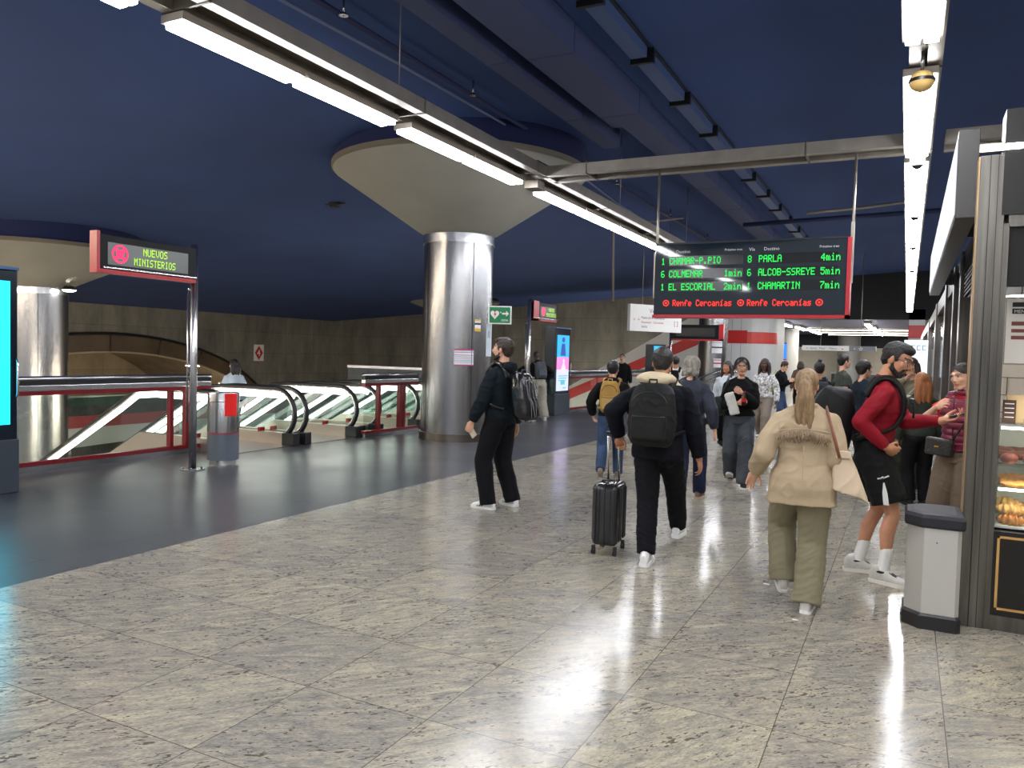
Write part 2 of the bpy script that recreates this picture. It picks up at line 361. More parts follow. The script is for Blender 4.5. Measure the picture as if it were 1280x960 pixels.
# concrete back wall and the white clad stair block in front of it
struct(MB().b(XW-0.2, -8.2, 40, 40.3, -3.2, cz(-8)+0.2).build('wall_end', CON))
YS = 33.0
B = MB()
B.prism([(-17.2, -3.2), (-17.2, -1.9), (-12.39, 0.95), (-8.3, 3.3), (-7.6, 3.75), (-7.6, -3.2)], 'y', YS, YS+3); B.mi = 1
B.prism([(-17.2, -2.35), (-14.9, -0.98), (-7.6, 2.3), (-7.6, 2.78), (-15.2, -0.66), (-17.2, -1.85)], 'y', YS-0.02, YS)
struct(B.build('wall_stair', [WHITE, mat('red_band', (200, 38, 40), 0.4)]))
B = MB(); B.b(-7.6, -5.9, YS, YS+2.9, -0.2, 4.2)
for k in range(1, 5): B.mi = 2; B.b(-7.6+k*0.36-0.006, -7.6+k*0.36+0.006, YS-0.004, YS, 0, 4.2)
B.mi = 1; B.b(-7.6, -5.9, YS-0.03, YS, 2.25, 2.78)
struct(B.build('wall_clad', [WHITE, MATS['red_band'], mat('grey_joint', (120, 120, 120), 0.6)]))
B = MB(); pts = [(-5.9+1.05*math.sin(a), YS+1.05-1.05*math.cos(a)) for a in [i*PI/2/10 for i in range(11)]]
for i in range(10):
    a, b_ = pts[i], pts[i+1]; B.mi = 0; B.poly([(a[0], a[1], 0), (b_[0], b_[1], 0), (b_[0], b_[1], 4.2), (a[0], a[1], 4.2)])
    B.mi = 1; B.poly([(a[0]+.01, a[1]-.02, 2.25), (b_[0]+.01, b_[1]-.02, 2.25), (b_[0]+.01, b_[1]-.02, 2.72), (a[0]+.01, a[1]-.02, 2.72)])
B.mi = 0; B.poly([(-4.85, YS+1.05, 0), (-4.85, YS+3.0, 0), (-4.85, YS+3.0, 4.2), (-4.85, YS+1.05, 4.2)]); B.poly([(-4.85, YS+3.0, 0), (-7.5, YS+3.0, 0), (-7.5, YS+3.0, 4.2), (-4.85, YS+3.0, 4.2)])
struct(B.build('wall_curve', [WHITE, mat('pale_red_band', (222, 70, 62), 0.3)]))
# far part of the hall: lower soffit, end wall
struct(MB().b(-8.2, 7, 38, 38.5, 3.5, 6.0).build('wall_beam', mat('dark_beam', (34, 34, 36), 0.7)))
struct(MB().b(-8.2, 7, 38.5, 60, 3.5, 3.7).build('ceiling', mat('violet_soffit', (74, 76, 108), 0.6, 0, 0.2, 2)))
B = MB(); B.b(-8.2, 7, 60, 60.3, 0, 3.6); B.mi = 1; B.b(-8.2, 7, 59.97, 60, 2.6, 3.6); B.mi = 2; B.b(2.2, 7, 59.95, 59.97, 2.4, 2.9)
struct(B.build('wall_far', [mat('cream_tiles', (228, 220, 200), 0.5, 0, 0.05, 3), mat('dark_upper', (50, 50, 56), 0.7), MATS['red_band']]))
struct(MB().b(-8.3, -8.2, 38.2, 60, 0, 3.6).build('wall_far_side', CON))
B = MB(); B.b(0.0, 0.62, 38, 38.5, 0, 3.95); B.mi = 1; B.b(-0.02, 0.64, 37.97, 38, 2.7, 3.25)
struct(B.build('wall_pier', [WHITE, MATS['red_band']]))
o = empty('bench', (-1.8, 59.0, 0), 0, 'long pale bench counter along the far tiled wall', 'bench')
MB().b(-3, 3, -0.25, 0.25, 0.75, 0.85).build('worktop', WHITE, o); MB().b(-2.9, 2.9, -0.15, 0.15, 0, 0.75).build('plinth', ANTH, o)

# ------------------------------------------------------------------ columns
def column(loc, r, hs, label, R=2.25, ks=0.66):
    e = empty('column', loc, 0, label, 'column')
    B = MB(); B.lathe((0, 0, 0), [(r, 0.14), (r, hs-0.16)], 64)
    B.sm = False; B.mi = 1
    for a in (-2.05, 0.9, 2.9, -0.6):
        B.box((r*math.cos(a), r*math.sin(a), hs/2), (0.008, 0.012, hs-0.3), Matrix.Rotation(a, 3, 'Z'))
    B.build('shaft', [STEEL, BLACK], e)
    MB().lathe((0, 0, 0), [(r+0.03, 0), (r+0.03, 0.14), (r, 0.145)], 64).build('base_ring', mat('ring_steel', (120, 112, 104), 0.3, 1.0), e)
    MB().lathe((0, 0, 0), [(r, hs-0.16), (r+0.02, hs-0.16), (r+0.02, hs), (r-0.05, hs)], 64).build('top_ring', STEELP, e)
    hr = hs + (R-r)*ks
    MB().lathe((0, 0, 0), [(r-0.04, hs-0.01), (r+0.12, hs+0.08), (R, hr), (R+0.02, hr+0.03)], 72).build('cone_capital', CREAM, e)
    top = cz(loc[0]-R)+0.03
    MB().lathe((0, 0, 0), [(R+0.02, hr+0.03), (R+0.05, hr+0.05), (R+0.05, hr+0.12), (R, hr+0.13)], 72).build('rim', mat('grey_rim', (120, 112, 98), 0.7), e)
    MB().lathe((0, 0, 0), [(R, hr+0.11), (R, cz(loc[0])+0.25-loc[2])], 72).build('drum', BLUED, e)
    return e
MAINCOL = column((-7.38, 12.32, 0), 0.63, 3.68, 'big steel clad column with white cone capital beside the escalators')
c2 = column((-20.2, 12.6, -3.2), 0.66, 6.15, 'steel column with cream cone capital rising from the void at left edge', R=2.45, ks=0.50)
c3 = column((-21.0, 34.7, -3.2), 0.6, 6.6, 'distant cone topped column half hidden behind the big steel column', R=2.3, ks=0.40)
c4 = column((-6.85, 31.0, 0), 0.56, 3.9, 'slimmer steel column by the white clad wall, posters on it', R=2.0)
l = empty('spot_lamp', (-19.58, 12.9, 3.0), 0, 'small bright spotlight on top of the far left column shaft', 'lamp')
MB().cyl((0, 0, 0), (0.3, -0.12, -0.05), 0.03, 8).build('bracket', BLACK, l)
MB().lathe((0.38, -0.16, -0.06), [(0.02, 0.1), (0.12, 0.06), (0.17, -0.04)], 20).build('shade', BLACK, l)
MB().sph((0.38, -0.16, -0.09), (0.16, 0.16, 0.05)).build('bulb', emit('spot_bulb', (255, 250, 235), 60), l)

# ------------------------------------------------------------------ lighting trusses
ZT = 3.72
def luminaire(x, y0, y1, w, label, group, s=LAMP, name='strip_light'):
    e = empty(name, (x, (y0+y1)/2, ZT), 0, label, 'light', group)
    L_ = (y1-y0)/2
    MB().b(-w/2-0.02, w/2+0.02, -L_, L_, 0.035, 0.09).build('housing', GALV, e)
    B = MB(); B.b(-w/2, -0.012, -L_+0.02, L_-0.02, 0.0, 0.036, 0.008); B.b(0.012, w/2, -L_+0.02, L_-0.02, 0.0, 0.036, 0.008)
    B.build('fluorescent_tube', s, e)
    return e
def truss(loc, ln, ax, label, wd=0.17):
    e = empty('lighting_truss', loc, 0 if ax == 'y' else -PI/2, label, 'truss')
    for xo in (-wd, wd): MB().b(xo-0.05, xo+0.05, -ln/2, ln/2, 0.10, 0.225).build('side_rail', GALV, e)
    MB().b(-wd+0.045, wd-0.045, -ln/2, ln/2, 0.17, 0.235).build('top_channel', mat('truss_web', (120, 112, 100), 0.5, 0.4), e)
    k = -ln/2+0.6; me = None
    while k < ln/2:
        if me is None: o = MB().b(-wd-0.05, wd+0.05, -0.01, 0.01, 0.095, 0.245).build('joint_clip', mat('clip_grey', (84, 78, 70), 0.5, 0.5), e); me = o.data
        else: o = link_mesh('joint_clip', me, e)
        o.location = (0, k, 0); k += 2.52
    return e
truss((-4.34, 12.0, ZT), 38, 'y', 'long grey light truss running diagonally past the cone column')
truss((0.03, 16, ZT), 40, 'y', 'long straight light truss overhead at the right of the hall', 0.06)
truss((-2.14, 9.18, ZT), 4.1, 'x', 'cross truss linking the two light trusses above the departure board')
truss((1.9, 9.18, ZT), 3.3, 'x', 'short cross truss right of the right light truss above the shops')
def hangers(x, ys):
    for y in ys:
        o = MB().cyl((0, 0, 0), (0, 0, cz(x)-ZT-0.23), 0.006, 6).build('hanger_rod', GALV); o.location = (x, y, ZT+0.23)
        tag(o, 'thin steel hanger rod between truss and blue ceiling', 'rod', 'hanger rods of the light trusses')
hangers(-4.42, (2.5, 6.2, 12.6, 17)); hangers(0.02, (7, 13, 19))
ys = [(-6.6, -4.9), (-4.8, -3.1), (-2.9, -1.3), (-1.2, 0.4), (0.7, 2.0), (2.1, 3.38), (3.68, 4.86), (4.9, 6.14), (6.36, 7.58), (7.62, 8.86), (9.5, 10.95), (11.0, 12.5), (12.56, 14.0), (14.05, 15.5), (15.8, 17.2), (17.3, 18.8), (19, 20.5), (20.6, 22), (22.3, 24), (24.2, 26), (26.2, 28), (28.2, 30), (30.2, 31.4)]
ORD = ['first','second','third','fourth','fifth','sixth','seventh','eighth','ninth','tenth','eleventh','twelfth','thirteenth','fourteenth','fifteenth','sixteenth','seventeenth','eighteenth','nineteenth','twentieth','twenty-first','twenty-second','twenty-third','twenty-fourth','twenty-fifth','twenty-sixth','twenty-seventh','twenty-eighth']
BEH = 'strip light behind the photographer on the %s truss'
for i, (a, b_) in enumerate(ys):
    lab = BEH % 'left' if b_ < 2.1 else 'twin strip light of the left truss, %s before the cross truss' % ORD[10-i-1] if a < 9 else 'twin strip light of the left truss, %s beyond the cross truss' % ORD[i-10]
    luminaire(-4.48, a, b_, 0.17, lab, 'strip lights of the left truss')
nr = 0
y = -6.5
while y < 36:
    L_ = 1.22
    near = 0
    if 6.0 < y+L_ < 6.9: y2 = 5.95; y = 4.7
    vis = y+L_ > 5.2
    luminaire(0.0, y, y+L_, 0.20, ('wide strip light of the right truss, %s counted from the top of the photo' % ORD[nr]) if vis else BEH % 'right', 'strip lights of the right truss'); nr += vis
    y += 1.27
    if abs(y-5.97) < 0.2: y = 6.62
    if 8.6 < y < 9.3: y = 9.45
# cameras hanging under the right truss
def dome(y, r, label, globe):
    e = empty('dome_camera', (0.01, y, ZT-0.02), 0, label, 'camera')
    if globe:
        MB().sph((0, 0, -0.09), (r, r, r*0.88), 24, 16).build('globe', mat('amber_globe', (214, 178, 110), 0.35), e)
        MB().lathe((0, 0, -0.09), [(r*1.01, -0.012), (r*1.02, 0), (r*1.01, 0.012)], 24).build('seam_ring', BLACK, e)
        MB().cyl((0, 0, 0.13), (0, 0, -0.01), 0.012, 8).build('stem', STEEL, e)
    else:
        MB().lathe((0, 0, 0), [(r, 0.12), (r, -0.02), (r*0.8, -0.05)], 24, True).build('housing', WHITE, e)
        MB().sph((0, 0, -0.04), (r*0.68, r*0.68, r*0.6), 20, 12).build('dome', mat('smoked_dome', (30, 28, 26), 0.1), e)
dome(6.32, 0.085, 'round amber globe hanging between strip lights of the right truss', True)
dome(9.17, 0.075, 'white dome camera at the crossing of the two trusses', False)
dome(12.4, 0.08, 'white globe camera further along the right truss, beyond the cross truss', False)
dome(15.6, 0.08, 'dome camera of the right truss, second beyond the cross truss', False)
dome(19.5, 0.08, 'dome camera of the right truss, third beyond the cross truss', False)
e = empty('spotlight', (-4.4, 9.2, ZT), 0, 'dark clamp box at the joint of left and cross truss', 'bracket')
MB().b(-0.16, 0.16, -0.18, 0.18, 0.24, 0.32, 0.02).build('clamp_box', BLACK, e); MB().b(-0.1, 0.1, -0.1, 0.1, 0.0, 0.11, 0.01).build('clamp_foot', GALV, e)
# ceiling ducts and conduits
def duct(x0, x1, y0, y1, d, label, m):
    z = cz((x0+x1)/2); e = empty('ceiling_duct', ((x0+x1)/2, (y0+y1)/2, z), 0, label, 'duct')
    L_ = (y1-y0)/2; w_ = (x1-x0)/2
    MB().b(-w_, w_, -L_, L_, -d, 0.0).build('casing', m, e)
    k = -L_+0.05
    while k < L_: MB().b(-w_-0.004, w_+0.004, k, k+0.02, -d-0.004, 0).build('flange', mat('duct_flange', (52, 62, 110), 0.6), e); k += 2.4
DUCT = mat('blue_grey_duct', (66, 76, 116), 0.6, 0.1)
duct(-4.62, -4.35, 1, 12.3, 0.28, 'narrow blue grey ceiling duct ending in mid ceiling', DUCT)
duct(-4.08, -3.5, 1, 11.2, 0.34, 'wide near part of the long ceiling duct', DUCT)
duct(-4.0, -3.55, 11.3, 34, 0.28, 'far part of the long ceiling duct beyond the step', DUCT)
for i in range(14):
    a = 4.2+i*1.75; e = empty('light_panel', (-3.1+0.01*i, a+0.8, cz(-3.1)), 0, 'unlit blue light panel of the ceiling row, %s from the camera' % ['first','second','third','fourth','fifth','sixth','seventh','eighth','ninth','tenth','eleventh','twelfth','thirteenth','fourteenth'][i], 'light', 'unlit ceiling light row')
    MB().b(-0.10, 0.10, -0.8, 0.8, -0.15, -0.03).build('diffuser', mat('unlit_diffuser', (70, 92, 140), 0.4), e); MB().b(-0.15, 0.15, -0.86, -0.8, -0.18, -0.01).build('bracket', BLACK, e); MB().b(-0.14, 0.14, -0.8, 0.8, -0.03, -0.005).build('back_plate', BLACK, e)
def conduit(pts, r, label, m=GALV, name='conduit'):
    o = MB().tube(pts, r, 6).build(name, m); tag(o, label, 'pipe'); return o
cc = mat('conduit_blue', (110, 118, 150), 0.5, 0.2)
conduit([(-5.9, 4, cz(-5.9)-0.1), (-5.75, 8, cz(-5.8)-0.08), (-5.7, 12, cz(-5.7)-0.08), (-6.1, 17, cz(-6)-0.08), (-6.5, 26, cz(-6.5)-0.08)], 0.02, 'slack pale cable curving along the blue ceiling', cc, 'ceiling_cable')
conduit([(-5.5, 4, cz(-5.5)-0.1), (-5.5, 30, cz(-5.5)-0.1)], 0.035, 'dark straight pipe along the blue ceiling', mat('dark_pipe', (34, 42, 84), 0.6))
for n_sp, yy in enumerate((6.5, 9.2, 12, 15, 19, 23)):
    e = empty('sprinkler', (-5.35, yy, cz(-5.35)-0.14), 0, 'small sprinkler beside the ceiling pipe, %s from the camera' % ('first', 'second', 'third', 'fourth', 'fifth', 'sixth')[n_sp], 'sprinkler', 'ceiling sprinklers'); MB().cyl((0, 0, -0.06), (0, 0, 0.14), 0.012, 6).build('stem', STEEL, e); MB().lathe((0, 0, -0.06), [(0.05, 0), (0.03, 0.03)], 10, True).build('deflector', STEEL, e)
for (xx, yy) in ((-11.5, 13.8), (-9.9, 17.0), (-1.2, 7.0)):
    e = empty('ceiling_sensor', (xx, yy, cz(xx)-0.03), 0, {-11.5: 'dark round ceiling sensor left of the cone column', -9.9: 'dark round ceiling sensor behind the cone column', -1.2: 'square dark sensor on the ceiling near the right truss'}[xx], 'sensor'); MB().lathe((0, 0, 0), [(0.16, 0.04), (0.16, 0), (0.1, -0.05)], 16, True).build('housing', BLACK, e); MB().b(-0.25, 0.25, -0.03, 0.03, 0, 0.03).build('plate', BLACK, e)
conduit([(-6.1, 17.1, 2.85), (-6.1, 17, 4.55), (-5.3, 17, 4.6), (-4.5, 17, 4.65)], 0.025, 'pale hanging conduit running down to the information post sign')
conduit([(-1.9, 16.5, cz(-1.9)-0.95), (-0.9, 16.5, cz(-0.9)-0.97), (0.1, 16.5, cz(0)-0.95)], 0.03, 'pale pipe crossing under the ceiling to the right truss')
conduit([(-3.4, 18, 4.6), (0.6, 18, 4.7)], 0.05, 'dark pipe crossing the blue ceiling beyond the board', mat('dark_pipe', (34, 42, 84), 0.6))

# added fill lamps over the void and behind the camera, outside the view
for i in range(9):
    x_ = -11-2.4*i; e = empty('void_fill_lamp', (x_, 1.5, cz(x_)-0.5), 0, 'unseen fill lamp added over the near end of the void', 'light', 'added fill lamps over the near end of the void')
    MB().b(-1.0, 1.0, -0.09, 0.09, 0.0, 0.04).build('fluorescent_tube', emit('void_fill', (255, 238, 212), 190), e); MB().b(-1.0, 1.0, -0.11, 0.11, 0.04, 0.10).build('housing', GALV, e); MB().cyl((0, 0, 0.1), (0, 0, 0.5), 0.008, 6).build('hanger', GALV, e)
for i in range(5):  # unseen lamps added to raise the ambient light in the hall
    e = empty('hall_fill_lamp', (3.4, -6+2.6*i, 3.9), 0, 'unseen fill lamp added to the hall ceiling right of the photographer', 'light', 'added hall fill lamps behind the photographer')
    MB().b(-0.09, 0.09, -1.1, 1.1, 0.0, 0.04).build('fluorescent_tube', emit('hall_fill', (255, 240, 215), 20), e); MB().b(-0.11, 0.11, -1.1, 1.1, 0.04, 0.10).build('housing', GALV, e); MB().cyl((0, 0, 0.1), (0, 0, 2.0), 0.008, 6).build('hanger', GALV, e)

for i in range(15):  # hidden lamps added to light void and far wall; hood spares the ceiling
    e = empty('hidden_fill_lamp', (-9.78 if i < 8 else -8.78, -5+2.3*i, -0.75), 0, 'hidden fill lamp added under the floor edge to light the lower level', 'light', 'added fill lamps under the floor edge')
    MB().b(-0.06, 0.0, -0.9, 0.9, -0.06, 0.06).build('fluorescent_tube', emit('edge_fill', (255, 240, 215), 240), e); MB().prism([(0.12, -0.08), (0.0, -0.08), (0.0, 0.07), (-0.30, 0.07), (-0.30, 0.09), (0.12, 0.09)], 'y', -0.95, 0.95).build('housing', GALV, e)
for i in range(4):  # hidden lamps added behind the block to brighten the concrete end wall
    e = empty('hidden_fill_lamp', (-9.5-2.3*i, 36.15, 0.2-0.9*i), 0, 'hidden fill lamp added on the back of the white stair block', 'light', 'added fill lamps behind the stair block')
    MB().b(-0.9, 0.9, 0, 0.08, -0.06, 0.06).build('fluorescent_tube', emit('stair_fill', (255, 246, 230), 50), e); MB().b(-0.95, 0.95, -0.14, 0.0, -0.08, 0.08).build('housing', GALV, e)

struct(MB().b(-8.6, -8.5, 13.8, 33, -3.2, -0.25).build('wall_void_far', WHITE))
for k in range(7):  # lamps added out of sight to light the tunnel vault
    a = PI*(k+2)/10; e = empty('vault_fill_lamp', (XW-0.75, AY-10.0*math.cos(a), AZ+4.55*math.sin(a)), 0, 'hidden fill lamp added behind the arch gallery to light the tunnel vault', 'light', 'added fill lamps behind the arch gallery')
    MB().b(-0.12, 0.12, -0.7, 0.7, -0.04, 0.0).build('fluorescent_tube', emit('vault_fill', (255, 238, 214), 60), e); MB().b(-0.14, 0.14, -0.75, 0.75, 0.0, 0.08).build('housing', GALV, e)
# ------------------------------------------------------------------ departure board
e = empty('departure_board', (-1.665, 9.05, 2.5), 0, 'large hanging departure board with green train times and red border', 'sign')
MB().b(-1.05, 1.05, 0, 0.16, -0.40, 0.42, 0.006).build('housing', mat('board_face', (24, 34, 44), 0.04), e)
B = MB(); B.b(-1.06, 1.09, -0.012, 0.20, -0.435, -0.40); B.b(1.05, 1.09, -0.012, 0.20, -0.435, 0.43); B.b(-1.075, -1.05, 0.1, 0.2, -0.435, 0.42); B.build('red_frame', RED, e)
MB().b(-1.05, 1.05, 0.0, 0.16, 0.42, 0.44).build('top_edge', BLACK, e)
FM = lambda x, z, y=-0.004: frameM((x, y, z), (1, 0, 0), (0, -1, 0))
wt = mat('print_white', (215, 220, 222), 0.5)
for x, t in ((-0.96, 'Vía'), (-0.80, 'Destino'), (0.03, 'Vía'), (0.19, 'Destino')): text('heading', t, 0.052, FM(x, 0.315), wt, e)
for x in (-0.24, 0.77): text('heading', 'Próximo tren', 0.036, FM(x, 0.325), wt, e)
rows = [(0.185, '1', 'CHAMAR-P.PIO', '', '8', 'PARLA', '4min'), (0.035, '6', 'COLMENAR', '1min', '6', 'ALCOB-SSREYE', '5min'), (-0.115, '1', 'EL ESCORIAL', '2min', '1', 'CHAMARTIN', '7min')]
for z, a, b_, c_, d_, f_, g_ in rows:
    for x0, x1 in ((-0.88, -0.03), (0.13, 0.96)): MB().b(x0, x1, -0.003, 0.001, z-0.015, z+0.095).build('row_window', mat('row_black', (12, 16, 20), 0.15), e)
    for x, t in ((-0.97, a), (-0.875, b_), (-0.235, c_), (0.02, d_), (0.14, f_), (0.79, g_)):
        if t: led('led_text', t, 0.078, FM(x, z, -0.006), LED_G, e, 0.75, 1.12)
led('led_text', 'Renfe Cercanías', 0.072, FM(-0.82, -0.30, -0.006), LED_R, e, 0.74, 1.15)
led('led_text', 'Renfe Cercanías', 0.072, FM(0.03, -0.30, -0.006), LED_R, e, 0.74, 1.15)
for x in (-0.90, -0.04, 0.79):
    B = MB(); B.sm = False
    for r0, r1 in ((0.026, 0.038), (0.0, 0.013)):
        for k in range(16):
            a, b2 = 2*PI*k/16, 2*PI*(k+1)/16
            p = [FM(x, -0.265, -0.006) @ Vector((r*math.cos(t), r*math.sin(t), 0)) for r, t in ((r0, a), (r1, a), (r1, b2), (r0, b2))]
            if r0 > 0: B.poly(p)
            else: B.poly(p[1:3] + [FM(x, -0.265, -0.006) @ Vector((0, 0, 0))])
    B.build('led_roundel', LED_R, e, fix=False)
B = MB(); B.cyl((-1.06, 0.1, -0.1), (-1.06, 0.1, 1.33), 0.014, 8); B.cyl((1.09, 0.1, 0.1), (1.09, 0.1, 1.33), 0.014, 8); B.b(1.07, 1.105, 0.08, 0.12, -0.05, 0.6); B.b(-1.09, -1.06, 0.08, 0.12, -0.2, 0.35)
B.build('hanger', GALV, e)

# ------------------------------------------------------------------ line signs on poles
def pole_sign(loc, sgn, label):
    """pole with a box sign reaching along Y (sgn -1 towards us, +1 away); face to +X"""
    e = empty('pole_sign', loc, 0, label, 'sign')
    MB().cyl((0, 0, 0.01), (0, 0, 2.86), 0.046, 16).build('pole', STEELP, e)
    B = MB(); B.lathe((0, 0, 0), [(0.15, 0), (0.15, 0.012), (0.05, 0.02)], 24)
    for k in range(4): B.cyl((0.11*math.cos(k*PI/2+.7), 0.11*math.sin(k*PI/2+.7), 0.01), (0.11*math.cos(k*PI/2+.7), 0.11*math.sin(k*PI/2+.7), 0.035), 0.012, 8)
    B.build('base_plate', STEEL, e)
    ya, yb = (0.05*sgn, 1.36*sgn)
    y0, y1 = min(ya, yb), max(ya, yb)
    MB().b(-0.02, 0.08, y0, y1, 2.42, 2.80, 0.005).build('housing', mat('sign_black', (12, 14, 18), 0.45, spec=0.2), e)
    B = MB(); B.b(-0.03, 0.09, y0, y1, 2.37, 2.415); ye = yb if sgn < 0 else ya
    B.b(-0.03, 0.09, ye-0.04, ye, 2.37, 2.83) if sgn < 0 else B.b(-0.03, 0.09, y0, y0+0.28, 2.37, 2.83)
    B.build('red_frame', RED, e)
    ys_, ye_ = (y0+0.1, y1-0.12) if sgn < 0 else (y0+0.38, y1-0.1)
    MB().b(0.08, 0.084, ys_, ye_, 2.47, 2.72).build('display', mat('lcd_grey', (98, 104, 102), 0.2), e)
    G = lambda y, z: frameM((0.088, y, z), (0, 1, 0), (1, 0, 0))
    B = MB(); Mx = G(ys_+0.15, 2.60)
    for (r0, r1, t0, t1) in ((0.085, 0.105, 0, 1), (0.0, 0.05, 0, 1), (0.05, 0.085, .08, .17), (0.05, 0.085, .33, .42), (0.05, 0.085, .58, .67), (0.05, 0.085, .83, .92)):
        m_ = max(3, int(24*(t1-t0)))
        for k in range(m_):
            a, b2 = 2*PI*(t0+(t1-t0)*k/m_), 2*PI*(t0+(t1-t0)*(k+1)/m_)
            p = [Mx @ Vector((r*math.cos(t), r*math.sin(t), 0)) for r, t in ((max(r0, .001), a), (r1, a), (r1, b2), (max(r0, .001), b2))]; B.poly(p)
    B.build('led_roundel', emit('led_pink', (255, 30, 90), 1.6), e, fix=False)
    led('led_text', 'NUEVOS', 0.085, G(ys_+0.45, 2.615), LED_Y, e, 0.78, 0.95)
    led('led_text', 'MINISTERIOS', 0.085, G(ys_+0.33, 2.495), LED_Y, e, 0.72, 0.95)
    B = MB(); B.b(0.095, 0.125, y0+0.02, y1-0.02, 2.425, 2.44); B.build('lower_lip', STEELP, e)
    B = MB(); B.cyl((0.0, 0, 2.30), (-0.05, -0.05, 2.3), 0.02, 8); B.cyl((-0.05, -0.05, 2.3), (-0.05, -0.05, 0.6), 0.012, 8); B.build('side_tube', STEELP, e)
    return e
pole_sign((-8.1, 7.03, 0), -1, 'steel pole with black and red line sign, nearest to the left escalator railing')
pole_sign((-7.83, 16.3, 0), 1, 'steel pole with black and red line sign beyond the big column')

# ------------------------------------------------------------------ screen totems
def totem(loc, ln, hh, label, scr):
    e = empty('screen_totem', loc, 0, label, 'screen')
    MB().b(-0.32, -0.02, 0, ln, 0.0, hh, 0.012).build('cabinet', mat('totem_black', (18, 28, 40), 0.16), e)
    MB().b(-0.33, 0.005, -0.005, ln+0.005, 0.0, 0.56, 0.01).build('base', ANTH, e)
    MB().b(-0.33, 0.0, 0, ln, hh, hh+0.03).build('top_cap', mat('totem_blue', (40, 90, 140), 0.3), e)
    scr(e)
    B = MB(); B.tube([(0.0, ln-0.03, 1.0), (0.03, ln-0.03, 1.04), (0.03, ln-0.03, 1.36), (0.0, ln-0.03, 1.4)], 0.012, 8); B.build('door_handle', STEELP, e)
    return e
def scr1(e):
    MB().b(-0.02, 0.0, 0.06, 0.70, 0.72, 2.2).build('screen', emit('cyan_screen', (0, 214, 248), 2.4), e)
totem((-8.28, 4.16, 0), 0.79, 2.32, 'tall dark totem with bright cyan screen at the left edge', scr1)
def scr2(e):
    MB().b(-0.02, 0.0, 0.12, 0.88, 1.52, 2.1).build('screen', emit('advert_blue', (40, 170, 235), 1.2), e)
    MB().b(-0.02, 0.0, 0.12, 0.88, 1.2, 1.52).build('screen', emit('advert_pink', (255, 130, 200), 1.2), e)
    MB().b(-0.02, 0.0, 0.12, 0.88, 0.64, 1.2).build('screen', emit('advert_lilac', (205, 215, 250), 1.1), e)
    B = MB(); B.mi = 0
    B.sph((0.006, 0.48, 1.98), (0.004, 0.10, 0.07), 12, 8); B.prism([(0.30, 1.56), (0.66, 1.56), (0.58, 1.88), (0.38, 1.88)], 'x', 0.002, 0.006); B.mi = 1
    B.sph((0.006, 0.52, 1.42), (0.004, 0.06, 0.06), 12, 8); B.prism([(0.3, 1.1), (0.74, 1.1), (0.58, 1.36), (0.46, 1.36)], 'x', 0.002, 0.006)
    B.mi = 2
    for k in range(3): B.b(0.002, 0.005, 0.2, 0.8-0.06*k, 1.02-0.06*k, 1.045-0.06*k)
    B.b(0.002, 0.005, 0.5, 0.7, 0.70, 0.73); B.b(0.002, 0.006, 0.35, 0.62, 0.80, 0.90)
    B.build('advert_picture', [emit('ad_navy', (20, 70, 170), 1), emit('ad_white', (245, 220, 240), 1), emit('ad_teal', (90, 190, 220), 1)], e)
totem((-8.08, 18.45, 0), 1.0, 2.27, 'dark totem with blue and pink advert screen in mid hall', scr2)
e = empty('screen_totem', (-7.3, 24.6, 0), 0, 'distant narrow totem with blue help point screen near the stair wall', 'screen')
MB().b(-0.3, 0.3, 0, 0.25, 0, 2.0, 0.01).build('cabinet', MATS['totem_black'], e); MB().b(-0.02, 0.27, -0.01, 0.0, 1.35, 1.95).build('screen', emit('help_screen', (40, 175, 235), 1.3), e); text('symbol', 'i', 0.3, frameM((0.08, -0.014, 1.55), (1, 0, 0), (0, -1, 0)), WHITE, e)
e = empty('display_screen', (-5.25, 37.6, 1.2), 0, 'distant blue and orange screen behind the curved white wall', 'screen')
MB().b(-0.3, 0.3, 0, 0.1, -1.2, 1.2).build('cabinet', REDD, e); MB().b(-0.2, 0.3, -0.01, 0, 0.45, 1.15).build('screen', emit('screen_blue', (40, 120, 255), 1.6), e); MB().b(-0.2, 0.3, -0.01, 0, -0.1, 0.4).build('screen', emit('screen_orange', (255, 150, 110), 1.3), e)

# ------------------------------------------------------------------ signs
def hang_sign(x0, x1, y, z0, z1, th, name, label, m, rods=(), par=None, yaw_=0.0, rodtop=None):
    e = empty(name, ((x0+x1)/2, y, z0), yaw_, label, 'sign')
    w_ = (x1-x0)/2
    MB().b(-w_, w_, 0, th, 0, z1-z0, 0.004).build('panel', m, e)
    if rods: 
        for r in rods: MB().cyl((r, th/2, z1-z0), (r, th/2, (rodtop or 4.9)-z0), 0.012, 6).build('hanger', GALV, e)
    return e
s = hang_sign(-0.9, 0.9, 0, 2.28, 3.0, 0.12, 'wayfinding_sign', 'white hanging direction sign left of the departure board', mat('sign_white', (214, 212, 208), 0.4), (-0.45, 0.45), yaw_=0, rodtop=5.2)
s.location = (-6.15, 20.8, 2.28); s.rotation_euler = (0, 0, math.atan2(1.5, 1.0))
tg = mat('print_grey', (90, 90, 96), 0.5)
K = lambda x, z: frameM((x, -0.004, z), (1, 0, 0), (0, -1, 0))
text('heading', 'Vestíbulo', 0.17, K(-0.25, 0.50), tg, s)
for k in range(3): text('line_text', ('Paseo de la Castellana', 'Ascensor   Cercanías', 'Salida')[k], 0.09, K(-0.52, 0.34-0.12*k), mat('print_red', (170, 40, 44), 0.5) if k == 1 else tg, s)
text('arrow', '←  ←', 0.10, K(-0.8, 0.28), MATS['print_red'], s)
for ch, x in (('[', 0.62), (']', 0.72)): text('symbol', ch, 0.16, K(x, 0.2), MATS['print_red'], s)
